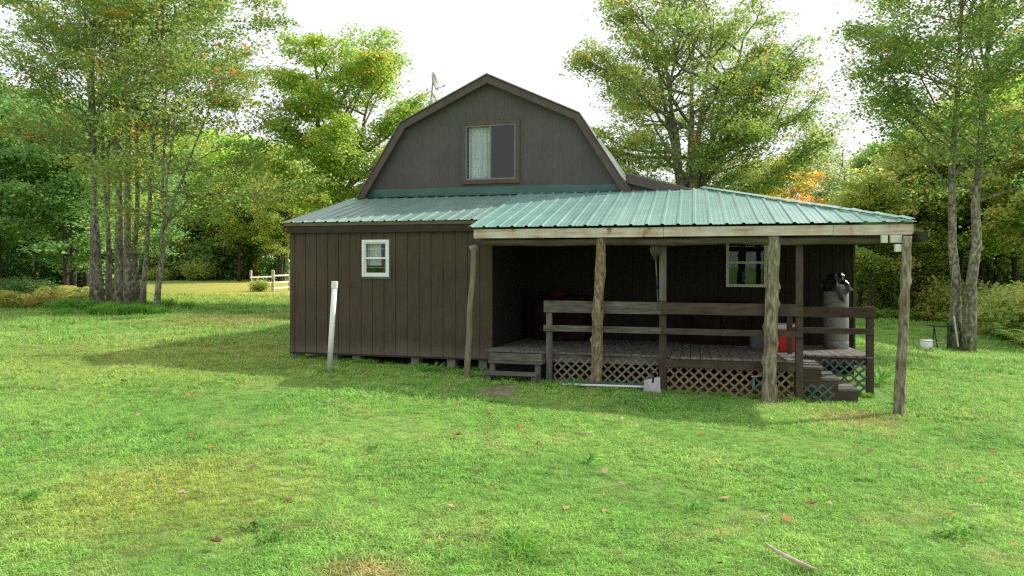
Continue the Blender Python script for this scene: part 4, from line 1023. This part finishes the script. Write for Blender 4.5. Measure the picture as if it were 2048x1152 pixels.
def sprinkle(px0, px1, d0, d1, n, kinds, seed, grp, side, tall=1.0, mind=2.0):
    rr = random.Random(seed); k = 0; tries = 0
    while k < n and tries < 4000:
        tries += 1
        px = rr.uniform(px0, px1); d = d0+(d1-d0)*rr.random()**.8; x, y = at(px, d)
        if any((x-a)**2+(y-b)**2 < mind*mind for a, b in spots): continue
        spots.append((x, y)); z = gz(x, y)
        H = ((HZ-sky(px)-rr.uniform(-12, 60))*d/F - z)*tall
        H = max(4.0, min(H, 19)); kind = rr.choice(kinds)
        pal, p = protos[kind] if isinstance(kind, int) else kind
        bh = 12; s = H/bh
        sw = max(.75, min(1.5, s*rr.uniform(.9, 1.15)))
        lab = {'green': 'dark green tree', 'olive': 'olive green tree', 'maple': 'mid green tree with yellowing leaves', 'maple_yellow': 'bright yellow green tree'}[pal] + ' in the ' + side
        dup(p, (x, y, z-.1), rr.uniform(0, 6.28), (sw, sw, s), lab, grp + ' (' + {'green': 'dark green', 'olive': 'olive', 'maple': 'mid green', 'maple_yellow': 'yellow green'}[pal] + ')'); k += 1
sprinkle(-260, 175, 27.5, 33, 10, [0, 4, 0, 4, 2], 1, 'trees of the near left wood', 'near left wood', mind=2.4)
sprinkle(-300, 300, 34, 50, 22, [0, 1, 4, 2], 2, 'trees deep in the left wood', 'depth of the left wood', mind=2.3)
sprinkle(290, 640, 58, 84, 34, [2, 3, 4, 5, 3, 5], 3, 'trees of the far treeline', 'far treeline behind the fence', mind=2.6)
sprinkle(600, 1000, 60, 80, 8, [2, 3, 4], 4, 'trees far behind the cabin', 'row far behind the cabin', mind=4)
sprinkle(1455, 1720, 48, 64, 9, [1, 3, 4], 5, 'trees low behind the porch roof', 'low row behind the porch roof', mind=2.6)
sprinkle(1715, 2050, 35.5, 42, 15, [1, 3, 5, 2, 2], 6, 'trees of the near right wood', 'front of the right wood', mind=2.0)
sprinkle(1730, 2350, 42, 62, 24, [1, 2, 3, 0], 7, 'trees deep in the right wood', 'depth of the right wood', mind=2.2)
sprinkle(2060, 2400, 29, 36, 6, [1, 2], 8, 'trees of the right wood past the frame', 'right wood past the last fern bank', mind=2.6)
for pal, p in protos:  # the first of each kind stands in the woods too
    rr = random.Random(p.name)
    i = [q for _, q in protos].index(p)
    px, d = [(60, 36), (1790, 44), (420, 74), (1990, 39), (110, 44), (480, 71)][i]
    x, y = at(px, d); z = gz(x, y); H = (HZ-sky(px)-20)*d/F-z; p.location = (x, y, z-.1); p.scale = (1.05, 1.05, H/12)
    p['label'] = ['dark green tree at the back of the left wood', 'tall olive tree behind the corner of the porch', 'mid green tree in the far treeline left of the fence', 'olive tree behind the twin trunks', 'low branched dark tree behind the left wood edge', 'bright yellow green tree in the far treeline'][i]
for i, (px, d, yt, lab) in enumerate([(1612, 50, 228, 'thin half bare tree above the right of the porch roof, left of two'), (1692, 50, 300, 'thin half bare tree above the right of the porch roof, right of two'), (1655, 56, 262, 'faint slender tree between the two half bare trees'), (560, 60, 330, 'thin pale tree before the far treeline near the cabin')]):
    x, y = at(px, d); z = gz(x, y); H = (HZ-yt)*d/F-z
    if i == 0: psparse.location = (x, y, z); psparse.scale = (1.1, 1.1, H/11); psparse['label'] = lab; psparse['group'] = 'thin half bare trees'
    else: dup(psparse, (x, y, z), i*1.7, (1.1, 1.1, H/11), lab, 'thin half bare trees')
for i, (px, d, yt, lab) in enumerate([(1560, 44, 318, 'orange turning tree glowing above the porch roof'), (490, 68, 465, 'small orange shrub tree in the far treeline'), (400, 66, 400, 'yellow orange small tree beside the far field')]):
    x, y = at(px, d); z = gz(x, y); H = (HZ-yt)*d/F-z
    if i == 0: porange.location = (x, y, z); porange.scale = (1.0, 1.0, H/9); porange['label'] = lab; porange['group'] = 'orange trees'
    else: dup(porange, (x, y, z), i*1.7, (.9, .9, H/9), lab, 'orange trees')
pp = None
for i, (px, d, yt, lab) in enumerate([(1500, 47, 335, 'dark pine above the porch roof left of the orange tree'), (1640, 52, 350, 'dark pine behind the thin half bare trees')]):
    x, y = at(px, d); z = gz(x, y); H = (HZ-yt)*d/F-z
    if i == 0: pp = pine_tree((x, y, z), H, lab, 'dark pines')
    else: dup(pp, (x, y, z), 2, (1.1, 1.1, .95), lab, 'dark pines')

# --- shrubs
def shrub_proto(name, seed, r, h, n, leaf, pal):
    rs = np.random.RandomState(seed); rr = random.Random(seed); w = MB(); A = []
    for k in range(26):
        a = rr.uniform(0, 6.28); rad = rr.uniform(.1, 1)**.6*r; q = Vector((math.cos(a)*rad, math.sin(a)*rad, h*rr.uniform(.35, 1)*(1-.35*(rad/r)**2)))
        w.tube([(0, 0, -.05), (q.x*.4, q.y*.4, q.z*.6), q], [.02, .013, .004], 4, False); A += [q, q*.8, q*.55]
    A = np.array([tuple(a) for a in A]); cl = rs.randint(0, len(A), n)
    C = A[cl]+rs.normal(0, 1, (n, 3))*np.array([r*.2, r*.2, h*.12]); C[:, 2] = np.maximum(C[:, 2], .02)
    t = thing(name, 'x', 'shrub', (0, 0, 0))
    me = bpy.data.meshes.new('stems'); me.from_pydata(w.v, [], w.f); me.materials.append(M['bark_dark']); o = bpy.data.objects.new('stems', me); COL.objects.link(o); o.parent = t
    o = bpy.data.objects.new('foliage', leaf_mesh('foliage', C, leaf, pick(pal, n, rs, cl), M['leaf_forest'], seed, .6)); COL.objects.link(o); o.parent = t
    return t
def fern_proto(name, seed, L, pal, nf=11):
    rs = np.random.RandomState(seed); rr = random.Random(seed); V = []; T = []; w = MB()
    for f in range(nf):
        az = f*2*math.pi/nf+rr.uniform(-.25, .25); l = L*rr.uniform(.7, 1.15); hgt = l*rr.uniform(.5, .8)
        c = np.array(PALS[pal][rr.choice((0, 0, 1, 1, 2))][0])*rr.uniform(.8, 1.3)
        d = np.array([math.cos(az), math.sin(az), 0]); s = np.array([-d[1], d[0], 0]); pts = []
        n = 17
        for i in range(n+1):
            t = i/n; pts.append(d*l*(t**.9)*.9 + np.array([0, 0, hgt*(1.9*t-1.35*t*t)]))
        w.tube([Vector(p) for p in pts[::3]], .004, 3, False)
        for i in range(2, n):
            t = i/n; wd = l*.23*math.sin(min(1, t*1.25)*math.pi*.5)*(1-t)**.7+.01; p = pts[i]; q = pts[i+1]; st = (q-p)
            for sg in (-1, 1):
                e = p + s*sg*wd + d*wd*.35 - np.array([0, 0, wd*.25])
                V += [p-st*.1, p+st*.75, e+st*.12, e-st*.05]; T.append(c*rr.uniform(.85, 1.2))
    t = thing(name, 'x', 'fern', (0, 0, 0))
    me = bpy.data.meshes.new('stalks'); me.from_pydata(w.v, [], w.f); me.materials.append(M['fern'])
    ca = me.color_attributes.new('tint', 'FLOAT_COLOR', 'POINT'); ca.data.foreach_set('color', np.tile(np.array([.12, .14, .04, 1], dtype=np.float32), len(me.vertices)))
    o = bpy.data.objects.new('stalks', me); COL.objects.link(o); o.parent = t
    o = bpy.data.objects.new('fronds', fastmesh('fronds', V, 4, M['fern'], np.array(T))); COL.objects.link(o); o.parent = t
    return t
PALS['fern_y'] = [((.40, .46, .14), .45), ((.50, .47, .15), .35), ((.48, .32, .14), .2)]
PALS['fern_g'] = [((.18, .42, .08), .5), ((.27, .50, .09), .3), ((.36, .52, .12), .2)]
fy = fern_proto('fern', 201, .85, 'fern_y', 13); fg = fern_proto('fern', 202, .8, 'fern_g', 13)
sg_ = shrub_proto('shrub', 210, .9, 1.3, 3200, .11, 'green'); so_ = shrub_proto('shrub', 211, .9, 1.2, 2800, .11, 'olive')
def place(p, px, d, sc_, lab, grp, first, rot=0, sz=None):
    x, y = at(px, d); z = gz(x, y)
    S = (sc_, sc_, sz or sc_)
    if first: p.location = (x, y, z); p.scale = S; p.rotation_euler = (0, 0, rot); p['label'] = lab; p['group'] = grp; return p
    return dup(p, (x, y, z), rot, S, lab, grp)
rr = random.Random(77); first = {}
def scatter(p, key, px0, px1, dfun, n, s0, s1, lab, grp):
    for k in range(n):
        px = rr.uniform(px0, px1); place(p, px, dfun(px), rr.uniform(s0, s1), lab, grp, not first.get(key), rr.uniform(0, 6.28)); first[key] = True
scatter(fy, 'fy', -60, 170, lambda p: rr.uniform(24.5, 31), 40, .9, 1.6, 'yellowing fern in the bank under the left wood', 'ferns under the left wood')
scatter(fg, 'fg', -60, 170, lambda p: rr.uniform(23.5, 29), 12, .6, 1.1, 'green fern in the bank under the left wood', 'green ferns under the left wood')
scatter(sg_, 'sg', -80, 150, lambda p: rr.uniform(27, 31), 5, .5, .9, 'low dark green shrub under the left wood', 'shrubs under the left wood')
def redge(px): return 35 if px < 1860 else 35-(px-1860)*.055
scatter(fy, 'fy', 1745, 2100, lambda p: redge(p)+rr.uniform(-.8, 2.5), 34, .8, 1.4, 'yellowing fern along the edge of the right wood', 'ferns along the right wood')
scatter(fg, 'fg', 1745, 2120, lambda p: redge(p)+rr.uniform(-.5, 3), 30, .8, 1.5, 'green fern along the edge of the right wood', 'green ferns along the right wood')
scatter(so_, 'so', 1720, 2130, lambda p: redge(p)+rr.uniform(2, 7), 26, .8, 1.9, 'olive shrub behind the fern bank of the right wood', 'shrubs of the right wood')
scatter(so_, 'so', 300, 590, lambda p: rr.uniform(60, 72), 14, .9, 3.4, 'olive shrub at the foot of the far treeline', 'shrubs of the far treeline')
scatter(sg_, 'sg', 300, 590, lambda p: rr.uniform(62, 74), 8, .9, 3.0, 'dark green shrub at the foot of the far treeline', 'dark shrubs of the far treeline')
scatter(sg_, 'sg', -250, 260, lambda p: rr.uniform(34, 42), 10, .9, 2.4, 'dark shrub deep in the left wood', 'shrubs deep in the left wood')
scatter(sg_, 'sg', 1740, 2150, lambda p: rr.uniform(41, 48), 20, 1.2, 2.6, 'dark shrub deep in the right wood', 'shrubs deep in the right wood')
place(so_, 523, 39.6, .6, 'rounded shrub growing through the left fence section', 'shrubs by the fence', False)
for (px, d, s, lab) in [(848, 11.55, .30, 'small green fern under the edge of the brown wall'), (868, 11.6, .34, 'leafy fern beside the concrete block under the brown wall'), (957, 11.1, .30, 'fern between the thin pole and the grey steps'), (1012, 10.35, .26, 'fern in front of the lower grey step'), (1148, 10.55, .28, 'fern at the foot of the grey lattice'), (1752, 11.9, .5, 'tall fern behind the right end post of the deck'), (1762, 12.3, .55, 'bushy fern just right of the deck'), (930, 11.4, .2, 'tiny fern at the foot of the thin pole'), (800, 11.75, .2, 'tiny fern below the middle of the brown wall')]:
    place(fg, px, d, s, lab, 'ferns around the cabin', False, rr.uniform(0, 6), s*1.1)

# long grass tufts (each a thing)
def longgrass_proto():
    rs = np.random.RandomState(31); V = []; T = []
    for k in range(240):
        az = rs.uniform(0, 6.283); p = np.array([*rs.normal(0, .07, 2), 0]); L = rs.uniform(.12, .3); ln = rs.uniform(.1, .9); w_ = rs.uniform(.003, .006)
        d = np.array([math.cos(az), math.sin(az), 0]); s = np.array([-d[1], d[0], 0])*w_; m = p+d*L*.25*ln+np.array([0, 0, L*.6]); e = p+d*L*ln+np.array([0, 0, L*(1-.35*ln)])
        c = np.array([.20, .40, .07])*rs.uniform(.7, 1.35)
        V += [p-s, p+s, m+s*.8, m-s*.8, m-s*.8, m+s*.8, e+s*.1, e-s*.1]; T += [c, c*1.1]
    me = fastmesh('grass_clump', V, 4, M['fern'], np.array(T)); o = bpy.data.objects.new('grass_clump', me); COL.objects.link(o); return tag(o, 'x', 'grass clump')
lg = longgrass_proto(); x, y = at(1042, 4.35); lg.location = (x, y, gz(x, y)-.03); lg.scale = (1.15, 1.15, .5); lg['label'] = 'bright green grass tuft in the front middle of the lawn'
for k in range(34):
    px = rr.gauss(245, 55); d = rr.uniform(21.6, 25.2); x, y = at(px, d)
    o = lg.copy(); COL.objects.link(o); s = rr.uniform(.6, 1.6); o.location = (x, y, gz(x, y)); o.scale = (s*1.4, s*1.4, s); o.rotation_euler = (0, 0, rr.uniform(0, 6)); o['label'] = 'tall grass clump at the feet of the grey trunks'; o['group'] = 'grass clumps under the left trees'
for (px, d, s, lab) in [(1100, 10.45, .5, 'grass tuft at the foot of the grey rail post'), (1215, 10.3, .5, 'grass tuft right of the knotty log post'), (1340, 10.5, .4, 'grass tuft by the brown square post'), (640, 11.2, .45, 'grass tuft left of the white pipe'), (1480, 10.4, .45, 'grass tuft left of the thick log post'), (1810, 10.3, .4, 'grass tuft right of the corner log post')]:
    x, y = at(px, d); o = lg.copy(); COL.objects.link(o); o.location = (x, y, gz(x, y)-.02); o.scale = (s, s, s*.8); o.rotation_euler = (0, 0, px); o['label'] = lab; o['group'] = 'grass tufts at the porch'

for k in range(60):
    if k < 26: x = rr.uniform(-7.1, -3.3); y = 11.40+rr.uniform(-.12, .1)
    elif k < 46: x = rr.uniform(-2.1, 1.5); y = 10.83+rr.uniform(-.15, .05)
    elif k < 54: x = rr.uniform(2.0, 2.8); y = 11.75+rr.uniform(-.15, .1)
    else: x, y = at(657.5, 11.15); x += rr.uniform(-.1, .1); y += rr.uniform(-.1, .1)
    o = lg.copy(); COL.objects.link(o); s_ = rr.uniform(.25, .5); o.location = (x, y, gz(x, y)-.02); o.scale = (s_*1.2, s_*1.2, s_); o.rotation_euler = (0, 0, rr.uniform(0, 6))
    o['label'] = 'untrimmed grass at the foot of the cabin and porch'; o['group'] = 'untrimmed grass along the cabin'
rs = np.random.RandomState(12); V = []; T = []
for k in range(46):
    az = rs.uniform(0, 6.28); L = rs.uniform(.03, .07); w_ = L*.28; d = np.array([math.cos(az), math.sin(az), 0]); s_ = np.array([-d[1], d[0], 0])*w_; p = np.array([*rs.normal(0, .06, 2), .012])
    h = rs.uniform(.01, .04); V += [p, p+d*L*.55+s_+np.array([0, 0, h]), p+d*L+np.array([0, 0, h*.8]), p+d*L*.55-s_+np.array([0, 0, h])]; T.append(np.array([.17, .36, .08])*rs.uniform(.75, 1.3))
wdm = fastmesh('weed_plant', V, 4, M['fern'], np.array(T)); first_w = None
for k, (px, py, s_) in enumerate([(520, 1062, .8), (548, 1080, .7), (60, 1000, .8), (740, 905, .8), (1180, 930, .7), (1395, 1020, .8), (1900, 1075, .8), (1935, 1068, .9), (1010, 1080, .7), (330, 870, .8)]):
    d = 1.82*F/(py-HZ)
    for _ in range(4): x, y = at(px, d); d = -gz(x, y)*F/(py-HZ)
    x, y = at(px, d); o = bpy.data.objects.new('weed_plant', wdm); COL.objects.link(o); o.location = (x, y, gz(x, y)+.012); o.scale = (s_, s_, 1.2); o.rotation_euler = (0, 0, k)
    tag(o, 'broad leaved green weed growing in the mown lawn', 'weed', 'broad leaved weeds in the lawn')
# fallen leaves
def leafshape(c, r, az, tilt, curl, rs):
    pts = []; K = 10
    for k in range(K):
        a = 2*math.pi*k/K; rr_ = r*(1 if k % 2 == 0 else .55)*(1.15 if k in (0,) else 1)
        lx, ly = math.cos(a)*rr_, math.sin(a)*rr_*.85; lz = curl*abs(ly)*1.2 + tilt*lx
        pts.append((c[0]+lx*math.cos(az)-ly*math.sin(az), c[1]+lx*math.sin(az)+ly*math.cos(az), c[2]+lz))
    return pts
def litter_one(px, py, col, r, lab):
    d = 1.82*F/(py-HZ)
    for _ in range(4):
        x, y = at(px, d); d = -gz(x, y)*F/(py-HZ)
    w = MB(); pts = leafshape((0, 0, .03), r*.72, rr.uniform(0, 6), rr.uniform(-.3, .5), rr.uniform(.2, .8), None); c = (0, 0, .028)
    for k in range(10): w.poly([c, pts[k], pts[(k+1) % 10]])
    w.tube([(0, 0, .03), (-r*1.1, r*.4, .035)], .0015, 3, False)
    x, y = at(px, d)
    o = w.build('fallen_leaf', M['litter_'+col]); o.location = (x, y, gz(x, y)+.02); tag(o, lab, 'leaf', 'fallen leaves scattered on the lawn')
M['litter_pink'] = plain('dry_pink_leaf', (.62, .40, .33), .8, .2); M['litter_orange'] = plain('dry_orange_leaf', (.6, .22, .06), .8, .2); M['litter_brown'] = plain('dry_brown_leaf', (.2, .1, .06), .8, .2)
for (px, py, col, r, lab) in [(424, 906, 'orange', .05, 'orange curled leaf left of the lawn centre'), (386, 880, 'orange', .035, 'small orange leaf above the curled one at left'), (364, 1001, 'pink', .05, 'pale pink leaf at the lower left'), (432, 1100, 'brown', .06, 'dark red brown leaf at the bottom left'), (1242, 980, 'pink', .045, 'pink leaf left of the lower centre right lawn'), (1455, 972, 'pink', .035, 'small pale leaf right of centre'), (1624, 1021, 'brown', .06, 'dark brown curled leaf behind the stick'), (1246, 845, 'pink', .045, 'pink leaf just beyond the porch shadow'), (1440, 1080, 'orange', .035, 'small orange leaf left of the stick'), (1964, 972, 'orange', .05, 'tan orange leaf on the bark strip at right'), (2028, 1103, 'orange', .035, 'red orange leaf at the lower right edge'), (1240, 1124, 'brown', .05, 'brown pod like leaf at the bottom centre'), (1438, 1143, 'brown', .05, 'brown leaf at the bottom right of centre'), (915, 880, 'brown', .06, 'brown leaf pile left of centre'), (1072, 898, 'brown', .07, 'brown bare leaf patch in the centre'), (250, 770, 'brown', .1, 'brown leaf far left by the shade edge'), (655, 776, 'orange', .06, 'orange leaf near the shade edge'), (380, 798, 'orange', .06, 'tan leaf in the sunlit left lawn'), (1988, 915, 'orange', .05, 'red leaf on the far right lawn'), (1315, 805, 'pink', .06, 'tan leaf below the shovel blade'), (845, 1106, 'brown', .045, 'small dark leaf at bottom left of centre'), (1935, 957, 'brown', .04, 'small brown leaf beside the bark strip'), (510, 1063, 'brown', .04, 'small brown leaf near the dry patch')]:
    litter_one(px, py, col, r, lab)
rs = np.random.RandomState(8); V = []; T = []
for k in range(2600):
    u = rs.rand()
    if u < .55: px = rs.uniform(-40, 600); d = rs.uniform(12.5, 26)
    elif u < .8: px = rs.uniform(0, 2048); d = rs.uniform(5, 14)
    else: px = rs.uniform(1700, 2100); d = rs.uniform(13, 26)
    x, y = at(px, d)
    if inside_house(x, y) or (u > .55 and u < .8 and rs.rand() < .6): continue
    r = rs.uniform(.018, .045); z = gz(x, y)+.025+.03*(d > 12); az = rs.uniform(0, 6.3); ca, sa = math.cos(az)*r, math.sin(az)*r; tl = rs.uniform(-.6, .9)*r
    V += [(x-ca, y-sa, z), (x+sa*.7, y-ca*.7, z+abs(tl)*.6), (x+ca, y+sa, z+tl*.5+.01), (x-sa*.7, y+ca*.7, z+abs(tl)*.6)]
    T.append([(.5, .3, .22), (.5, .2, .07), (.28, .15, .08), (.55, .38, .2)][rs.randint(4)])
me = fastmesh('leaf_litter', V, 4, M['litter'], np.array(T)); o = bpy.data.objects.new('leaf_litter', me); COL.objects.link(o); tag(o, 'small dry leaves littered over the lawn', 'leaf litter', kind='stuff')

# ------------------------------------------------------------------ light, sky, camera
sd_ = Vector((2.47, 2.0, 2.52)).normalized()
sun = bpy.data.lights.new('sun', 'SUN'); sun.energy = 5.0; sun.angle = R(.6); sun.color = (1, .95, .86)
so = bpy.data.objects.new('sun', sun); COL.objects.link(so); so.rotation_euler = sd_.to_track_quat('Z', 'Y').to_euler(); so.location = (20, 16, 25)
wd = bpy.data.worlds.new('World'); sc.world = wd; wd.use_nodes = True; nt = wd.node_tree
bg = nt.nodes['Background']; st_ = nt.nodes.new('ShaderNodeTexSky'); st_.sky_type = 'NISHITA'; st_.sun_disc = False
st_.sun_elevation = math.asin(sd_.z); st_.sun_rotation = math.atan2(sd_.x, sd_.y); st_.dust_density = 4; st_.air_density = 1.2
# thin bright haze over the whole sky
tc = nt.nodes.new('ShaderNodeTexCoord'); nz_ = nt.nodes.new('ShaderNodeTexNoise'); nz_.inputs['Scale'].default_value = 2.2; nz_.inputs['Detail'].default_value = 4
nt.links.new(tc.outputs['Generated'], nz_.inputs['Vector'])
rp = ramp(nt, [(.3, (10.2, 10.4, 10.8)), (.7, (11.6, 11.6, 11.6))], nz_.outputs['Fac'])
mx = nt.nodes.new('ShaderNodeMix'); mx.data_type = 'RGBA'; mx.inputs[0].default_value = .82
nt.links.new(st_.outputs[0], mx.inputs[6]); nt.links.new(rp.outputs[0], mx.inputs[7])
nt.links.new(mx.outputs[2], bg.inputs[0]); bg.inputs[1].default_value = .112
cam = bpy.data.cameras.new('camera'); co = bpy.data.objects.new('camera', cam); COL.objects.link(co)
co.location = (0, 0, 0); co.rotation_euler = (R(90), 0, TH); cam.sensor_width = 36; cam.lens = 36*F/2048; cam.shift_y = -(576-HZ)/2048
cam.clip_end = 3000; cam.clip_start = .05; sc.camera = co
sc.view_settings.view_transform = 'Standard'; sc.view_settings.look = 'None'; sc.view_settings.exposure = 0; sc.view_settings.gamma = 1
sc.render.engine = 'CYCLES'; cy = sc.cycles; cy.max_bounces = 5; cy.diffuse_bounces = 3; cy.glossy_bounces = 2; cy.transmission_bounces = 4; cy.transparent_max_bounces = 6
cy.use_denoising = False; sc.cycles.pixel_filter_type = 'BLACKMAN_HARRIS'; sc.cycles.filter_width = 1.3; cy.caustics_reflective = False; cy.caustics_refractive = False; cy.sample_clamp_indirect = 6
